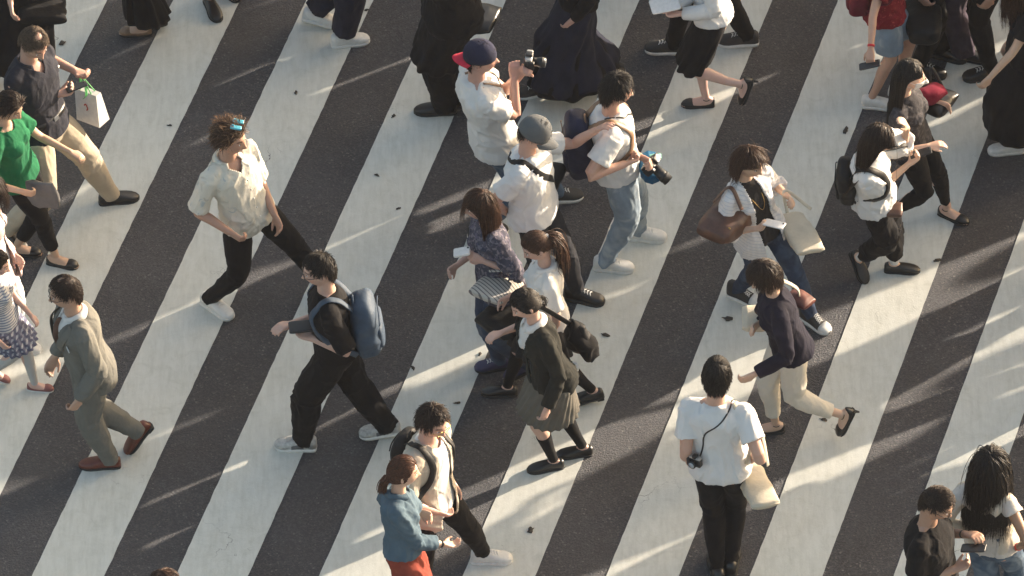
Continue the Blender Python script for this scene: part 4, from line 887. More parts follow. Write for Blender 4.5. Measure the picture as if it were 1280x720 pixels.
for sd_ in (1, -1): part('lapel', ribbonN(cat([Spt(f, .99, 62*sd_, .040), Spt(f, .86, 34*sd_, .050), Spt(f, .66, 18*sd_, .050), Spt(f, .47, 4*sd_, .046)], 18), cat([Snor(f, .95, 40*sd_)]*4, 18), .055, .006), suit, r)
part('pocket_square', rbox(Spt(f, .72, 44, .052), f.left, f.fwd, f.up, .05, .006, .02), white, r)

f, r = person('clips', 'young man with blue hair clips, cream patterned short sleeve shirt and black trousers', 'm', H=1.70, yaw=-48, hyaw=-28, hp=6, head=(289, 173), rf=(264, 372, None, -42), lf=(404, 352, .13, -28),
    ra=dict(w=(287, 290, .92), palm=(1, .3, 0), curl=.7), la=dict(w=(343, 268, .90), palm='in'))
top(f, r, floral, 'shirt', .026, -.12, 'elbow', sr=1.4, flare=.015, vneck=.12, amp=.010); collar(f, r, floral, gap=75, flare=.022); trousers(f, r, black, hm=.014, kn=.018, th=.016); shoes(f, r, WSHOE, 'sneaker', RUB)
hair(f, r, hairmat('tied_hair', (.065, .036, .022)), .075, 1300, .10, .6, flow='back', jit=.6, side=-.02, rad=.0022, clump=1.4)
hair(f, r, HBLOND, .10, 160, .10, .9, flow='back', jit=.9, side=.0, front=.055, rad=.0026, clump=2.0, seed=9, name='loose_strands'); buttons(f, r, .0, .8, 6, CASEW, .058)
for y, x in ((.035, .02), (-.02, .035)): o = part('hair_clip', rbox(HP(f, x, y, .128), nrm(f.hF+f.hL*.4), nrm(f.hL-f.hF*.4), f.hU, .075, .032, .014), AQUA, r); part('clip_hinge', rbox(HP(f, x-.02, y, .136), f.hF, f.hL, f.hU, .02, .014, .010), AQUA, o)

f, r = person('blackpack', 'young man in black t-shirt and wide black trousers with grey running shoes, walking left', 'l', H=1.71, yaw=184, hyaw=188, hp=12, head=(399, 338), lf=(380, 548, None, 176), rf=(484, 529, .11, 184),
    la=dict(w=(391, 423, 1.06), palm='up', curl=.5), ra=dict(w=(365, 405, 1.10), palm='down', curl=.35), lace=SILV)
top(f, r, black, 't_shirt', .030, .02, 'elbow', sr=1.5, amp=.009); trousers(f, r, black2, hm=.036, kn=.044, th=.032, amp=.014); shoes(f, r, GSHOE, 'sneaker', RUB); glasses(f, r)
hair(f, r, HBLACK, .04, 1700, .12, .4, flow='side', jit=.3, front=.070, side=.018, fringe=.02)
backpack(f, 'slate blue backpack worn by the man in black walking left', pack_b, pack_b, .34, .44, .19, .47, side=.03, seed=2, gap=.025)
phone(P(379, 408, 1.15), V(.2, .9, .1), V(1, .1, .05), 'dark handheld device held by the man with slate backpack', BLACKP, GLASS, (.10, .19, .02))
# ------------------------------------------------------------------ people, top edge
f, r = person('topblack', 'person in black with bare arm, cut off at the top left corner', 'm', H=1.62, fem=True, yaw=-80, head=(32, -118), lf=(40, 108), rf=(-12, 96), ra=dict(w=(16, 36, .85)))
top(f, r, black, 'shirt', .03, -.2, 'half'); skirt(f, r, black, length=.75, r1=.06); shoes(f, r, blackL, 'flat'); hair(f, r, HBLACK, .3, 900, .3)
c = P(52, 8, .72); tote(c, V(1, -.2, 0), V(.05, 0, 1), V(.1, -1, .2), .34, .16, .42, 'big black shoulder bag of the person in black at the top left corner', black2, seed=3, handles=[[c+V(-.1, 0, .18), c+V(-.05, .05, .5), c+V(.1, 0, .18)]])
f, r = person('blackskirt', 'person in long black wide trousers whose legs show at the top left', 'f', H=1.60, fem=True, yaw=188, head=(186, -168), lf=(178, 31, None, 182), rf=(196, 20, .11, 190))
top(f, r, black, 'shirt', .025, -.1, 'long'); skirt(f, r, black, 'wide_trousers', length=.93, r0=.0, r1=.02); shoes(f, r, tanL, 'flat'); hair(f, r, HBLACK, .25, 800, .3)
f, r = person('redshoe', 'person at the top edge of whom one black shoe with red shows', 'm', H=1.68, yaw=-60, head=(272, -212), rf=(262, -4, None, -70), lf=(282, -30, .12, -60))
top(f, r, black, 'shirt', .025, -.1, 'short'); trousers(f, r, fab('wine_cloth', (.10, .02, .025)), end=.9); shoes(f, r, blackL, 'loafer'); hair(f, r, HBLACK, .05, 800)
f, r = person('navywide', 'person in wide navy trousers and white sneakers striding right at the top edge', 'm', H=1.68, yaw=8, head=(432, -175), rf=(428, 44, None, 12), lf=(394, 14, .12, -8))
top(f, r, navy, 'shirt', .028, -.12, 'long'); trousers(f, r, navy, th=.045, kn=.055, hm=.055, amp=.014, end=.97); shoes(f, r, WSHOE, 'sneaker', RUB); hair(f, r, HBLACK, .05, 900)
f, r = person('coat', 'person in loose long black coat and black trousers with black leather shoes', 'm', H=1.82, yaw=188, head=(552, -88), lf=(556, 128, None, 180), rf=(580, 118, .11, 184), build=1.15, la=dict(w=(586, -8, .95)))
top(f, r, black, 'coat', .05, -.15, 'long', flare=.03, amp=.013, sr=1.6); skirt(f, r, black, 'coat_skirt', rise=.1, length=.50, r0=.045, r1=.055, pamp=.012, amp=.012); trousers(f, r, black, th=.05, kn=.055, hm=.045, amp=.012); shoes(f, r, blackL, 'loafer'); hair(f, r, HBLACK, .05, 800)
c = P(590, 22, .68); tote(c, V(.5, 1, 0), V(-.05, 0, 1), V(1, -.3, .1), .30, .12, .34, 'black handbag with pale handle held beside the long black coat', blackL, 'handbag', handles=[[c+V(-.05, -.06, .15), c+V(-.02, 0, .34), c+V(.05, .08, .15)]], hmat=CASEW, seed=8)
f, r = person('longskirt', 'woman in very long navy black skirt walking with dark sneakers at the top', 'f', H=1.62, fem=True, yaw=185, head=(716, -98), lf=(676, 106, None, 190), rf=(766, 84, .13, 190))
top(f, r, black, 'shirt', .025, -.05, 'long'); skirt(f, r, navy, length=.87, r0=.02, r1=.07, pleats=0, pamp=.016, amp=.014); skirt(f, r, black, 'underskirt', rise=.0, length=.93, r0=.0, r1=.055, amp=.012, seed=5); shoes(f, r, CHK, 'sneaker', RUB); hair(f, r, HBLACK, .3, 800, .3)
f, r = person('heels', 'woman in white blouse and black knee skirt with black pumps, one foot kicked up behind', 'l', H=1.60, fem=True, yaw=182, head=(872, -80), rf=(882, 121, None, 181), lf=(924, 106, .36, 190, 72), la=dict(w=(850, 17, .98), palm='up', curl=.6), ra=dict(w=(838, 8, 1.02), palm='up'))
top(f, r, white, 'blouse', .026, -.02, 'long', sr=1.6, amp=.012); skirt(f, r, black, length=.46, r0=.005, r1=.0); shoes(f, r, blackL, 'heel'); hair(f, r, HBLACK, .25, 800, .3)
phone(P(831, 6, 1.08), V(0, 1, .1), V(1, .2, .1), 'pale paper folder held by the woman in white blouse and black skirt', PAPER, PAPER, (.14, .2, .012))
f, r = person('sneak', 'man in black trousers and black sneakers with pale sole edges, behind the white blouse woman', 'm', H=1.75, yaw=178, head=(884, -178), rf=(933, 42, .10, 178), lf=(842, 52, None, 176))
top(f, r, black, 't_shirt', .03, -.1, 'short'); trousers(f, r, black, hm=.02); shoes(f, r, CHK, 'sneaker', RUB); hair(f, r, HBLACK, .05, 800)
f, r = person('redshirt', 'person in dark red printed shirt and pale denim shorts with white sneakers', 'm', H=1.55, fem=True, yaw=0, head=(1112, -76), rf=(1090, 122, None, -5), lf=(1125, 108, .11, -5), ra=dict(w=(1087, 70, .86), palm='in', curl=.5))
top(f, r, redp, 'shirt', .04, -.06, 'short', sr=1.8, amp=.012); trousers(f, r, ldenim, 'shorts', th=.03, kn=.05, hm=.05, end=.40); shoes(f, r, WSHOE, 'sneaker', RUB); hair(f, r, HDARK, .25, 900, .3)
watch(f, r, -1, REDP)
backpack(f, 'dark red backpack worn by the person in red printed shirt', fab('wine_nylon', (.11, .012, .022), .2, .6), fab('wine_nylon', (.11, .012, .022)), .28, .40, .15, .50)
c = hw(f, -1, .12); phone(c, V(0, 1, 0), V(1, 0, .3), 'small dark phone in the hand of the person in red shirt')
f, r = person('bagman', 'person in black behind the red shirt, holding a bulky black bag', 'm', H=1.70, yaw=-20, head=(1168, -130), rf=(1150, 78), lf=(1176, 58), ra=dict(w=(1150, -5, .85)))
top(f, r, black, 'shirt', .03, -.1, 'long'); trousers(f, r, black2, hm=.02); shoes(f, r, blackL, 'sneaker'); hair(f, r, HBLACK, .05, 700)
c = P(1154, 27, .66); tote(c, V(1, .1, 0), V(0, 0, 1), V(0, -1, .1), .26, .18, .42, 'bulky black bag hanging between red shirt and plum trousers', pack_k, 'shoulder_bag', 'bag', [(0, .75, .7), (.08, .95, 1), (.6, 1, 1), (.95, .8, .7), (1, .6, .5)], [[c+V(-.08, 0, .2), c+V(0, 0, .38), c+V(.08, 0, .2)]], seed=9)
f, r = person('plum', 'person in plum grey loose trousers and black shoes near the top right', 'm', H=1.66, yaw=175, head=(1205, -150), lf=(1205, 62, None, -10), rf=(1190, 40, None, 170))
top(f, r, greyt, 'shirt', .03, -.1, 'long'); trousers(f, r, plum, th=.04, kn=.05, hm=.045, amp=.014); shoes(f, r, blackL, 'loafer'); hair(f, r, HBLACK, .05, 700)
f, r = person('blackleg', 'person in slim black trousers at the top right, behind the woman in black dress', 'm', H=1.70, yaw=185, head=(1243, -135), lf=(1238, 84, None, 190), rf=(1215, 30, .12, 180))
top(f, r, black, 'shirt', .03, -.1, 'short'); trousers(f, r, black); shoes(f, r, blackL, 'sneaker'); hair(f, r, HBLACK, .05, 700)
f, r = person('rightdress', 'woman with long brown hair in loose black dress and white sneaker at the right edge', 'f', H=1.62, fem=True, yaw=190, head=(1280, -28), lf=(1267, 178, None, 185), rf=(1300, 165, .12, 190), la=dict(w=(1234, 102, .84), palm='in', curl=.5, el=(.3, -.3, -.6)))
top(f, r, black, 'dress_top', .045, -.1, 'short', sr=2.0); skirt(f, r, black, length=.82, r0=.02, r1=.11); shoes(f, r, WSHOE, 'sneaker', RUB); hair(f, r, HBROWN, .45, 1300, .35)
# ------------------------------------------------------------------ the three photographers in the middle
f, r = person('photog', 'man with backward navy and red cap and white t-shirt raising a camera to shoot', 'm', H=1.74, yaw=18, hyaw=-8, hp=-2, head=(601, 72), rf=(600, 284, None, 20), lf=(693, 238, None, 10),
    ra=dict(w=(643, 98, 1.40), el=(.1, -.25, -1), palm=(0, 1, .3), curl=.75), la=dict(w=(652, 92, 1.42), el=(.3, .2, -1), palm=(0, -1, .2), curl=.7), build=1.08)
top(f, r, white, 't_shirt', .032, .0, 'short', sr=1.6, flare=.02, amp=.011); trousers(f, r, denim, hm=.025, kn=.025, th=.025); shoes(f, r, CHK, 'sneaker', RUB); hair(f, r, HBLACK, .035, 900, front=.062)
cap(f, r, NAVC, yaw=180, brimmat=REDC); surf_strap(f, r, tanL, [('w', f.C+f.left*.07-f.fwd*.05+f.up*.03, f.up), ('w', f.C+f.fwd*.04+f.left*.06+f.up*.0, f.fwd), (.85, 10), (.85, -15), ('w', f.C+f.fwd*.02-f.left*.07+f.up*.02, f.fwd)], .022, .036, 'camera_strap')
camera(P(661, 76, 1.52), V(.95, -.12, -.05), V(0, 0, 1), 'silver and black camera raised by the man in backward cap', .95, .09, BLACKP, SILV)
f, r = person('greycap', 'man in grey cap and white t-shirt with black crossbody bag reaching out an arm', 'm', H=1.70, yaw=-18, hyaw=-14, hp=24, head=(668, 167), lf=(721, 362, None, -15), rf=(632, 384, .13, -10),
    la=dict(w=(745, 163, 1.42), palm='down', curl=.25, el=(0, .5, -.8)), ra=dict(w=(634, 266, .88), palm='in'), build=1.1)
top(f, r, white2, 't_shirt', .028, .0, 'short', sr=1.5, flare=.02, amp=.010); trousers(f, r, fab('dark_grey_slacks', (.03, .03, .034)), hm=.014, th=.010, kn=.012); shoes(f, r, blackL, 'sneaker'); hair(f, r, HBLACK, .03, 800, front=.05); cap(f, r, GREYC)
surf_strap(f, r, pack_k, [(.25, 110), (.55, 140), (.85, 160), ('s', -1, .02, -.06), ('s', -1, .012, .03), (.85, -30), (.6, 5), (.35, 50), (.2, 85)], .045, .036, 'bag_strap')
c = Spt(f, .12, 88, .10); tote(c, f.fwd, f.up, f.left, .20, .09, .30, 'black nylon crossbody bag at the hip of the man in grey cap', pack_k, 'crossbody_bag', 'bag', [(0, .85, .8), (.1, 1, 1), (.9, 1, .9), (1, .85, .6)], seed=6)
f, r = person('cameraman', 'man in white t-shirt and pale jeans with glasses holding a camera at the waist', 'm', H=1.70, yaw=5, hyaw=14, hp=14, head=(771, 113), rf=(757, 324, None, -6), lf=(798, 286, None, -4),
    ra=dict(w=(781, 205, 1.12), palm=(.3, .6, .6), curl=.7), la=dict(w=(800, 196, 1.12), palm='in', curl=.7), build=1.1)
top(f, r, white, 't_shirt', .030, -.03, 'short', sr=1.7, flare=.02, amp=.010); trousers(f, r, ldenim, hm=.02, kn=.026, th=.024, amp=.012); shoes(f, r, WSHOE, 'sneaker', RUB); glasses(f, r); hair(f, r, HBLACK, .06, 1500, .12, .5, jit=.4, front=.068)
camera(P(813, 205, 1.02), nrm(V(.75, -.35, -.62)), nrm(V(.55, -.2, .8)), 'black camera with long lens held at the waist by the cameraman in pale jeans', 1.05, .13)
surf_strap(f, r, blackL, [('w', f.C-f.left*.07-f.fwd*.04+f.up*.02, f.up), ('w', f.C+f.fwd*.03-f.left*.06, f.fwd), (.85, 8), (.6, 2), ('w', P(805, 190, 1.13), f.fwd)], .012, .036, 'camera_strap')
backpack(f, 'navy backpack worn by the cameraman in pale jeans, next to the outstretched arm', pack_n, tanL, .34, .48, .20, .50, seed=5, strap_w=.045)
c = Spt(f, .02, -20, .10); tote(c, f.left, f.up, f.fwd, .26, .13, .12, 'blue teal waist bag on the hip of the cameraman in pale jeans', tealb, 'waist_bag', 'bag', [(0, .45, .6), (.2, .8, .95), (.6, 1, 1), (1, .92, .6)], seed=12, amp=.005)
c2 = c+f.up*.05+f.fwd*.055+f.left*.04; tote(c2, f.left, f.up, f.fwd, .05, .04, .08, 'small mint pouch clipped beside the blue waist bag', plain('mint', (.25, .55, .45), .6), 'pouch', 'pouch', seed=2, amp=.004)
# ------------------------------------------------------------------ the group of women
f, r = person('floral', 'woman in navy floral blouse and jeans with striped tote and pale cloth in hand', 'f', H=1.58, fem=True, yaw=200, hyaw=192, hp=10, head=(600, 257), rf=(625, 448, None, 190), lf=(655, 452, .15, 190),
    ra=dict(w=(571, 332, .93), palm='in', curl=.5), la=dict(w=(604, 326, 1.12), palm='in', curl=.6))
top(f, r, flor2, 'blouse', .034, -.18, 'half', sr=2.2, flare=.03, amp=.011); trousers(f, r, ddenim, hm=.02, kn=.022); shoes(f, r, plain('navy_shoe', (.03, .03, .08), .7), 'sneaker'); hair(f, r, HBROWN, .26, 1600, .35, .3, fringe=.05, jit=.25, tuck=.03)
phone(hw(f, 1, .13)+V(-.03, 0, .02), V(0, 1, 0), V(.8, 0, .2), 'pale folded cloth in the hand of the floral blouse woman', PAPER, PAPER, (.08, .11, .02))
c = P(621, 360, .93); tote(c, V(.75, -.5, 0), V(.1, 0, 1), V(-.5, -.8, .2), .26, .10, .32, 'grey striped fabric tote on the arm of the floral blouse woman', toteS, handles=[[c+V(-.05, 0, .15), f.arm[1][1]+V(0, 0, .03), c+V(.08, -.03, .15)]], seed=7)
f, r = person('pony', 'schoolgirl with long brown ponytail and white short sleeve shirt walking left', 'f', H=1.57, fem=True, yaw=192, hyaw=195, hp=30, head=(671, 308), rf=(634, 482, None, 178), lf=(740, 487, .12, 185),
    ra=dict(w=(636, 372, .96), palm='in'), la=dict(sw=.1))
top(f, r, white, 'shirt', .026, -.05, 'short', sr=1.6, amp=.010); skirt(f, r, fab('black_pleats', (.02, .02, .022)), length=.40, r1=.04, pleats=22, pamp=.012); sock(f, r, black, .58); shoes(f, r, blackL, 'loafer'); collar(f, r, white, gap=60)
hair(f, r, HBROWN, .1, 1500, flow='tie', tie=(-.088, -.0, .025), tail=.36, side=-.02, jit=.1, clump=.2)
part('hair_tie', ellip(HP(f, -.098, 0, .03), f.hF, f.hL, f.hU, .018, .02, .02, 12, 6), PAPER, r)
c = P(630, 400, .70); tote(c, V(.6, -.6, 0), V(.1, 0, 1), V(-.6, -.6, 0), .32, .13, .26, 'black school bag beside the ponytail schoolgirl\'s bare forearm', pack_k, 'school_bag', 'bag', [(0, .9, .8), (.1, 1, 1), (.8, .97, .8), (1, .85, .5)], [[c+V(-.05, 0, .12), f.arm[-1][1]+V(0, 0, .02), c+V(.05, -.05, .12)]], seed=10)
f, r = person('blazer', 'schoolgirl in dark blazer, grey pleated skirt and black knee socks walking left', 'f', H=1.60, fem=True, yaw=205, hyaw=198, hp=30, head=(657, 380), lf=(692, 574, None, 192), rf=(728, 557, None, 188),
    ra=dict(w=(627, 416, 1.05), palm='down', curl=.5), la=dict(w=(684, 510, .78), palm='in', curl=.5))
top(f, r, white, 'shirt', .016, .02, 'elbow', sr=2.0, tuck=True, sl=(-1,)); top(f, r, blazer, 'blazer', .036, -.12, 'long', flare=.02, open_=[(-.3, .02), (.4, .01), (.9, .06), (1.1, .07)], sl=(1,), sr=1.5, amp=.010)
skirt(f, r, grskirt, length=.37, r0=.02, r1=.055, pleats=24, pamp=.010); sock(f, r, black, .66); shoes(f, r, blackL, 'loafer'); collar(f, r, white, gap=40, r=.062, h=.045, flare=.02)
hair(f, r, HBLACK, .1, 1700, flow='tie', tie=(-.09, 0, -.035), tail=.07, side=-.03, jit=.1, clump=.2)
c = P(722, 420, .98); tb = thing('bundled_jacket', 'black jacket bundled over a bag behind the blazer schoolgirl', 'jacket', V(c[0], c[1], 0))
part('bag_body', softbag(c, nrm(V(.75, -.45, 0)), nrm(V(.45, .75, 0)), V(0, 0, 1), .18, .12, .22, [(0, .6, .7), (.15, .95, 1), (.6, 1, 1), (1, .6, .5)], 2.4, 64, 34, .012, 4, 12), pack_k, tb)
part('jacket_cloth', softbag(c+V(.035, -.04, -.01), *axes3(nrm(V(.6, .5, 0)), nrm(V(-.55, .25, .8))), .15, .13, .29, [(0, .45, .5), (.15, .8, .7), (.4, 1, 1), (.75, .75, .9), (1, .35, .4)], 2.0, 72, 48, .034, 21, 11), black2, tb)
part('bag_strap', ribbon([c+V(-.04, 0, .10), f.C-f.left*.10-f.fwd*.07+f.up*.035, f.C-f.left*.11+f.fwd*.03+f.up*.03, Spt(f, .75, -50, .05)], .035, .006, f.up*.5+V(0, -.8, 0), 24), blackL, tb)
part('lining', softbag(c+V(-.02, -.12, -.17), V(1, 0, 0), V(0, 1, .2), V(0, -.2, 1), .06, .05, .10, [(0, .5, .5), (.5, 1, 1), (1, .5, .5)], amp=.01), white, tb)
# ------------------------------------------------------------------ bottom centre couple
f, r = person('cream', 'man in open beige jacket, white t-shirt, black trousers and white sneakers', 'l', H=1.66, yaw=-30, hyaw=-44, hp=18, head=(541, 527), pdx=(0, 0, 0), lf=(604, 690, None, 2), rf=(475, 765, .14, -5),
    ra=dict(w=(546, 640, .88), palm='in', curl=.5, el=(-.5, -.4, -.6)), la=dict(sw=.05))
top(f, r, white, 't_shirt', .018, -.06, 'short', vneck=.05); top(f, r, beige, 'jacket', .036, -.18, 'half', flare=.03, open_=[(-.4, .10), (.5, .085), (1, .06)], sr=1.7, amp=.012)
trousers(f, r, black, hm=.016, kn=.02); shoes(f, r, WSHOE, 'sneaker', RUB); glasses(f, r, GOLD); hair(f, r, HDARK, .065, 1600, .15, .5, jit=.5, front=.074, clump=.8, fringe=.02)
backpack(f, 'small black backpack worn by the man in beige jacket', pack_k, pack_k, .26, .34, .13, .62, seed=7, side=.04)
f, r = person('chambray', 'woman with low auburn ponytail in chambray shirt and wide rust red trousers', 'f', H=1.60, fem=True, yaw=-6, hyaw=6, hp=4, head=(504, 590), rf=(535, 806), lf=(490, 800, .12),
    ra=dict(w=(555, 680, .90), palm='up', curl=.4, el=(-.3, -.6, -.8)), la=dict(w=(524, 640, 1.0), palm='in', curl=.5))
top(f, r, chambray, 'denim_shirt', .030, .08, 'long', sr=1.5, amp=.012, sfr=.86); trousers(f, r, rust, th=.05, kn=.07, hm=.07, amp=.014); shoes(f, r, WSHOE, 'flat'); collar(f, r, chambray, gap=50); watch(f, r, -1, blackL)
hair(f, r, HAUB, .1, 1600, flow='tie', tie=(-.092, .0, -.045), tail=.13, side=-.02, jit=.12, clump=.25)
# ------------------------------------------------------------------ right side
f, r = person('stripe', 'woman in open striped white shirt, jeans and canvas sneakers looking at her phone', 'f', H=1.60, fem=True, yaw=-52, hyaw=-40, hp=12, head=(937, 203), rf=(922, 361, None, -28), lf=(1013, 392, None, -42),
    ra=dict(w=(943, 286, 1.06), palm='up', curl=.6), la=dict(w=(985, 246, 1.14), palm='in', curl=.55))
top(f, r, fab('black_lace', (.022, .020, .020), .3), 'top', .016, -.04, 'none'); top(f, r, strw, 'striped_shirt', .034, -.24, 'roll', flare=.02, open_=[(-.4, .085), (.5, .065), (1, .05)], sr=2.0, amp=.013)
trousers(f, r, ddenim, hm=.010, kn=.012, th=.010); shoes(f, r, CHK, 'chuck', RUB); hair(f, r, HBROWN, .15, 1600, .28, .35, fringe=.02, jit=.5, clump=.8, tuck=.0, front=.080)
phone(hw(f, -1, .13)+V(.03, .0, .025), V(.5, .6, 0), V(.8, -.4, .1), 'white phone in the hand of the striped shirt woman', CASEW, GLASS)
part('necklace', tube(cat([Spt(f, .98, 40, .0), Spt(f, .75, 12, .028), Spt(f, .60, 0, .032), Spt(f, .75, -12, .028), Spt(f, .98, -40, .0)], 20), .0018, 6), GOLD, r)
c = P(908, 276, 1.04); rb = tote(c, nrm(V(.75, -.5, 0)), V(.0, 0, 1), V(-.55, -.8, 0),  .27, .18, .37, 'large brown leather shoulder bag on the striped shirt woman', brownL, 'shoulder_bag', 'bag', [(0, .75, .6), (.1, .95, .95), (.4, 1, 1.05), (.8, .95, .8), (1, .8, .4)],
    [[c+V(-.09, .03, .14), f.C-f.left*.12+f.up*.03, c+V(.10, -.05, .14)]], seed=13, amp=.014, hw=.03)
for dx in (-.07, .06): part('buckle', rbox(c+V(dx-.05, -.11+dx*-.5, .05), V(.8, -.5, 0), V(.5, .8, 0), V(0, 0, 1), .03, .01, .03), GOLD, rb)
c = P(1000, 292, .82); tote(c, nrm(V(.95, -.2, 0)), V(-.10, 0, 1), V(.3, -.9, .1), .21, .08, .44, 'cream canvas tote hanging from the striped shirt woman\'s forearm', canvas, handles=[[c+V(-.09, -.02, .20), f.arm[1][2]-nrm(f.arm[1][2]-f.arm[1][1])*.05+V(0, 0, .03), c+V(.07, .02, .20)]], seed=14, amp=.013, pocket=1)
f, r = person('sweater', 'woman with short hair in dark navy sweater and off white trousers, back heel raised', 'l', H=1.62, fem=True, yaw=192, hyaw=200, hp=30, head=(956, 345), rf=(969, 528, None, 186), lf=(1050, 519, .22, 196, 66),
    la=dict(w=(943, 468, .94), palm='in', curl=.5), ra=dict(w=(950, 404, 1.06), palm='in'))
top(f, r, navyk, 'sweater', .032, -.08, 'long', sr=1.5, amp=.010, flare=.01); trousers(f, r, offw, hm=.018, kn=.022, end=.90, amp=.010); shoes(f, r, blackL, 'heel'); hair(f, r, HDARK, .09, 2000, .22, .35, fringe=.06, jit=.25, back=-.09, side=-.02, thick=1.09)
c = P(943, 398, 1.02); tote(c, V(0, 1, 0), V(.05, 0, 1), V(-1, 0, 0), .22, .10, .16, 'beige clutch held in front of the navy sweater woman', canvas, 'clutch', 'bag', [(0, .9, .8), (.2, 1, 1), (.8, 1, .9), (1, .9, .5)], seed=15, amp=.006)
c = P(1000, 374, 1.08); rb = tote(c, V(.7, .6, 0), V(-.1, 0, 1), V(.7, -.6, 0), .13, .08, .16, 'small red brown bag with cream knotted strap behind the navy sweater woman', leather('rust_leather', (.10, .030, .022)), 'handbag', 'bag', seed=16)
part('knotted_strap', ribbon([c+V(.0, 0, -.02), c+V(-.03, -.02, .12), f.C-f.left*.12-f.fwd*.03+f.up*.03, f.C-f.left*.12+f.fwd*.08, c+V(-.25, .12, .1)], .03, .012, V(1, 0, .2)), canvas, rb)
f, r = person('whiteback', 'tall man seen from behind in white t-shirt and slim black trousers with thin camera strap', 'm', H=1.78, yaw=78, hyaw=86, hp=6, head=(896, 470), lf=(897, 708, None, 95), rf=(914, 698, .10, 85),
    la=dict(w=(859, 572, .90), palm='in', curl=.5, el=(-.1, -1, 0)), ra=dict(w=(944, 570, 1.04), palm='in', curl=.6, el=(.3, -.8, -.3)), build=1.0)
top(f, r, white2, 't_shirt', .026, -.10, 'short', sr=1.5, flare=.01, amp=.011); trousers(f, r, black, hm=.012, kn=.016, th=.012); shoes(f, r, blackL, 'sneaker'); hair(f, r, HBLACK, .055, 2000, .18, .25, jit=.25, front=.06)
surf_strap(f, r, blackL, [(.30, 148), (.5, 158), (.7, 165), (.88, 195), ('s', -1, .035, -.05), ('s', -1, .03, .05), (.8, -35), (.5, 20), (.36, 70)], .011, .052, 'camera_strap')
camera(Spt(f, .28, 148, .075), nrm(Snor(f, .28, 150)), f.up, 'compact camera hanging at the left back of the man in white t-shirt', .72, .04, BLACKP, SILV)
c = P(944, 606, .80); tote(c, nrm(V(.95, .15, 0)), V(.0, .08, 1), V(.3, -.9, 0), .20, .10, .40, 'cream canvas tote hanging at the right side of the tall man in white t-shirt', canvas, handles=[[c+V(-.07, -.03, .17), c+V(-.04, -.06, .45), f.C-f.left*.13+f.up*.03-f.fwd*.02, c+V(.02, .04, .45), c+V(.08, .0, .17)]], seed=17, amp=.016, hw=.035)
f, r = person('puffy', 'woman with long dark hair in white puffy sleeve blouse and black trousers using a phone', 'l', H=1.57, fem=True, yaw=-4, hyaw=-12, hp=28, head=(1097, 174), rf=(1074, 322, .16, -62, 35), lf=(1118, 328, None, -2),
    ra=dict(w=(1136, 205, 1.12), palm='up', curl=.6), la=dict(w=(1134, 160, 1.40), palm=(-1, 0, 0), curl=.3, hd=(-.6, 0, .5), el=(.6, .5, -.6)))
top(f, r, white, 'blouse', .034, .02, 'half', sr=2.6, puff=.032, flare=.03, amp=.014); trousers(f, r, black, th=.03, kn=.032, hm=.024, end=.91, amp=.013); sock(f, r, white, .88, off=.003); shoes(f, r, blackL, 'loafer'); hair(f, r, HDARK, .46, 2000, .35, .3, jit=.2, flow='part', part_=.01, front=.07, tuck=.035)
phone(P(1151, 191, 1.17), V(0, 1, 0), V(.9, .1, .25), 'dark phone in the hand of the puffy sleeve woman', BLACKP, GLASS)
backpack(f, 'black backpack worn by the long haired woman in puffy white blouse', pack_k, pack_k, .25, .36, .13, .44, seed=8)
c = P(1118, 262, .82); tote(c, f.fwd, f.up, f.left, .11, .05, .11, 'small brown black pouch at the waist of the puffy sleeve woman', brownL, 'pouch', 'pouch', seed=18, amp=.004)
f, r = person('masked', 'woman wearing white face mask with long black hair, grey top and black trousers in heels', 'l', H=1.63, fem=True, yaw=-16, hyaw=-12, hp=6, head=(1137, 94), lf=(1184, 259, None, -32), rf=(1108, 268, .16, -20),
    ra=dict(w=(1160, 183, 1.02), palm='down', curl=.3), la=dict(w=(1170, 128, 1.05), palm='in'))
top(f, r, greyt, 'top', .024, -.08, 'long', sfr=.8, amp=.009); trousers(f, r, black, hm=.006, kn=.012, th=.014, end=.93); shoes(f, r, blackL, 'heel'); mask(f, r, PAPER); hair(f, r, HBLACK, .48, 1900, .35, .2, jit=.12, front=.078, flow='part', part_=.005, tuck=-.005)
c = P(1160, 118, 1.12); rb = tote(c, V(.5, -.8, 0), V(.1, 0, 1), V(.8, .5, 0), .10, .10, .20, 'red scarf bundle held at the chest of the masked woman', fab('red_scarf', (.15, .010, .025), .2), 'scarf', 'scarf', seed=19, amp=.03)
c = P(1172, 126, 1.0); rb = tote(c, V(.8, -.5, 0), V(.1, 0, 1), V(.5, .8, 0), .20, .12, .24, 'black handbag with pale charm beside the masked woman', blackL, 'handbag', 'bag', handles=[[c+V(-.05, 0, .10), c+V(-.05, .05, .25), c+V(.04, 0, .10)]], seed=20); part('charm', ellip(c+V(0, -.08, .1), V(1, 0, 0), V(0, 1, 0), V(0, 0, 1), .012, .008, .02, 8, 6), STEEL, rb)
f, r = person('bottomman', 'man in black t-shirt with glasses and wristwatch holding a phone at the bottom right', 'm', H=1.74, yaw=-18, hyaw=-22, hp=26, head=(1171, 630), rf=(1152, 858), lf=(1192, 838, .11), beard=.45,
    ra=dict(w=(1192, 712, 1.16), palm='up', curl=.55), la=dict(w=(1207, 668, 1.22), palm='down', curl=.5), build=1.1)
top(f, r, black, 't_shirt', .026, -.12, 'short', sr=1.3); trousers(f, r, ddenim); shoes(f, r, blackL, 'sneaker'); glasses(f, r); hair(f, r, HDARK, .035, 1600, .2, .3, flow='side', front=.07); watch(f, r, 1, blackL)
phone(P(1217, 685, 1.22), V(.3, .8, 0), V(.9, -.2, .2), 'black phone in the hands of the man in black t-shirt at the bottom right', BLACKP, GLASS, (.08, .16, .012))
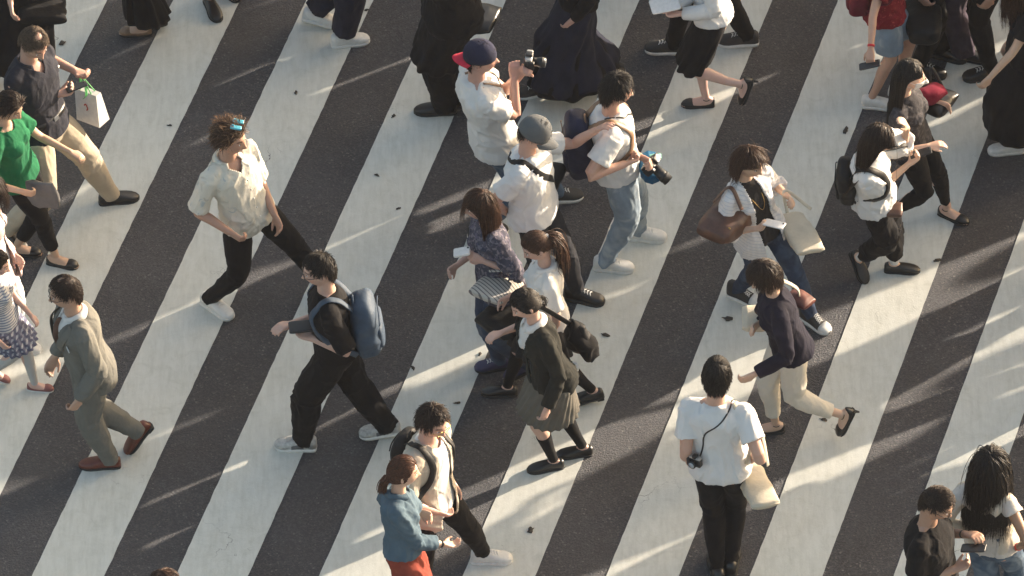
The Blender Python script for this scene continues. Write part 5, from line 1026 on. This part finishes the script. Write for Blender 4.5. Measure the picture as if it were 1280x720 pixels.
f, r = person('longhair', 'woman with very long black wavy hair, cream shirt and jeans seen from behind', 'd', H=1.64, fem=True, yaw=62, hyaw=60, hp=0, head=(1238, 582), lf=(1228, 790), rf=(1262, 772, .12),
    ra=dict(w=(1272, 684, .92), palm='in', el=(.3, -.6, 0)), la=dict(w=(1206, 660, .95)))
top(f, r, fab('pale_top', (.50, .46, .42)), 'top', .02, .0, 'cap'); top(f, r, cream, 'shirt', .024, .06, 'long', sl=(1,), flare=.01, open_=[(-.4, .1), (1, .06)], amp=.012); trousers(f, r, denim, hm=.02); shoes(f, r, WSHOE, 'sneaker'); watch(f, r, -1, REDP)
hair(f, r, HBLACK, .44, 4200, .35, .5, jit=.6, thick=1.10, clump=.7, rad=.0026)
f, r = person('bottomhead', 'person below the frame of whom only the brown hair top shows', 'm', H=1.6, yaw=10, head=(205, 733), rf=(200, 950), lf=(225, 935))
top(f, r, black, 'shirt', .03, -.1, 'short'); trousers(f, r, ddenim); shoes(f, r, CHK, 'sneaker'); hair(f, r, HBROWN, .06, 900)
bpy.data.scenes.remove(TSC)
# ------------------------------------------------------------------ unseen crowd beyond the frame, copied in and placed for its long shadows
def walk_copy(src, loc, dz, lab):
    root = ALL[src][1]; c = root.copy(); COL.objects.link(c); c.location = loc; c.rotation_euler = (0, 0, math.radians(dz)); c['label'] = lab; c['group'] = 'unseen crowd added to cast shadows'
    for ch in list(root.children):
        d = ch.copy(); COL.objects.link(d); d.parent = c
        for g_ in list(ch.children): e = g_.copy(); COL.objects.link(e); e.parent = d
    return c
EXTRA = [(-0.32, 4.51), (6.04, 7.42), (7.27, 4.3), (9.86, 2.95), (10.38, -1.02), (4.47, 2.97), (7.54, 1.51), (9.42, 3.15), (4.31, 3.52), (1.68, 6.74), (5.03, 3.13), (-2.99, 8.32), (6.76, 6.81), (-0.27, 7.22), (8.11, 5.74), (4.52, 5.1), (-1.74, 8.44), (-0.77, 4.92), (-3.73, 6.96), (-1.33, 9.32), (3.85, 7.42), (6.23, -0.08), (0.66, 4.42), (4.49, 6.07), (7.16, 0.14), (2.07, 8.03), (-3.37, 9.05), (7.47, 6.11), (4.02, 4.02), (6.34, 1.87), (3.43, 7.02), (2.21, 3.88), (3.13, 5.6), (6.92, 3.26), (3.0, 6.29), (4.52, 1.95), (10.35, -1.72), (1.84, 7.48), (3.66, 3.72), (4.07, -0.82), (4.21, 0.26), (8.52, 6.52), (4.0, -2.24), (-4.45, 7.75), (9.04, 3.89), (0.94, 3.71), (5.23, 6.72), (9.37, 1.5), (-1.01, 7.39), (1.52, 3.72), (4.82, -0.59), (6.93, 7.94), (6.61, 6.23), (1.56, 5.45), (4.36, 1.52), (-1.68, 4.73), (9.78, 4.36), (6.83, 3.76), (-1.05, 5.8), (6.68, 0.38), (8.64, -2.99), (7.82, 4.14), (0.33, 5.29), (9.2, 9.26), (8.4, -0.97), (10.06, 8.62), (6.05, 2.51), (-2.83, 8.9), (1.34, 7.97), (2.8, 4.42), (5.06, 0.48), (-4.11, 4.43), (6.1, 5.65), (1.4, 4.71), (4.59, -1.88), (5.19, 2.63)]
SHORT = [('polo', 'man in charcoal polo and khaki trousers'), ('suit', 'man in olive grey suit'), ('clips', 'man in cream patterned shirt'), ('blackpack', 'man in black t-shirt and wide trousers'), ('photog', 'man in white t-shirt and backward cap'),
         ('greycap', 'man in white t-shirt and grey cap'), ('cameraman', 'man in white t-shirt and pale jeans'), ('floral', 'woman in navy floral blouse'), ('pony', 'schoolgirl in white shirt with ponytail'), ('blazer', 'schoolgirl in dark blazer'),
         ('cream', 'man in beige jacket'), ('chambray', 'woman in chambray shirt and red trousers'), ('stripe', 'woman in striped white shirt'), ('sweater', 'woman in navy sweater'), ('whiteback', 'tall man in white t-shirt'), ('puffy', 'woman in puffy white blouse'),
         ('masked', 'masked woman in grey top'), ('bottomman', 'man in black t-shirt and jeans'), ('redshirt', 'person in red printed shirt'), ('longskirt', 'woman in long navy skirt'), ('heels', 'woman in white blouse and black skirt'), ('navywide', 'person in wide navy trousers'), ('sneak', 'man in black trousers and sneakers'), ('rightdress', 'woman in black dress')]
WHERE = ['ahead of the others, unseen, added for its shadow', 'further back, unseen, added for its shadow', 'at the far corner, unseen, added for its shadow', 'furthest off, unseen, added for its shadow']
for i, (x, y) in enumerate(EXTRA):
    k_, lab = SHORT[(i*7) % len(SHORT)]; walk_copy(k_, (x, y, 0), (i*47) % 360, lab+', '+WHERE[i//len(SHORT)])
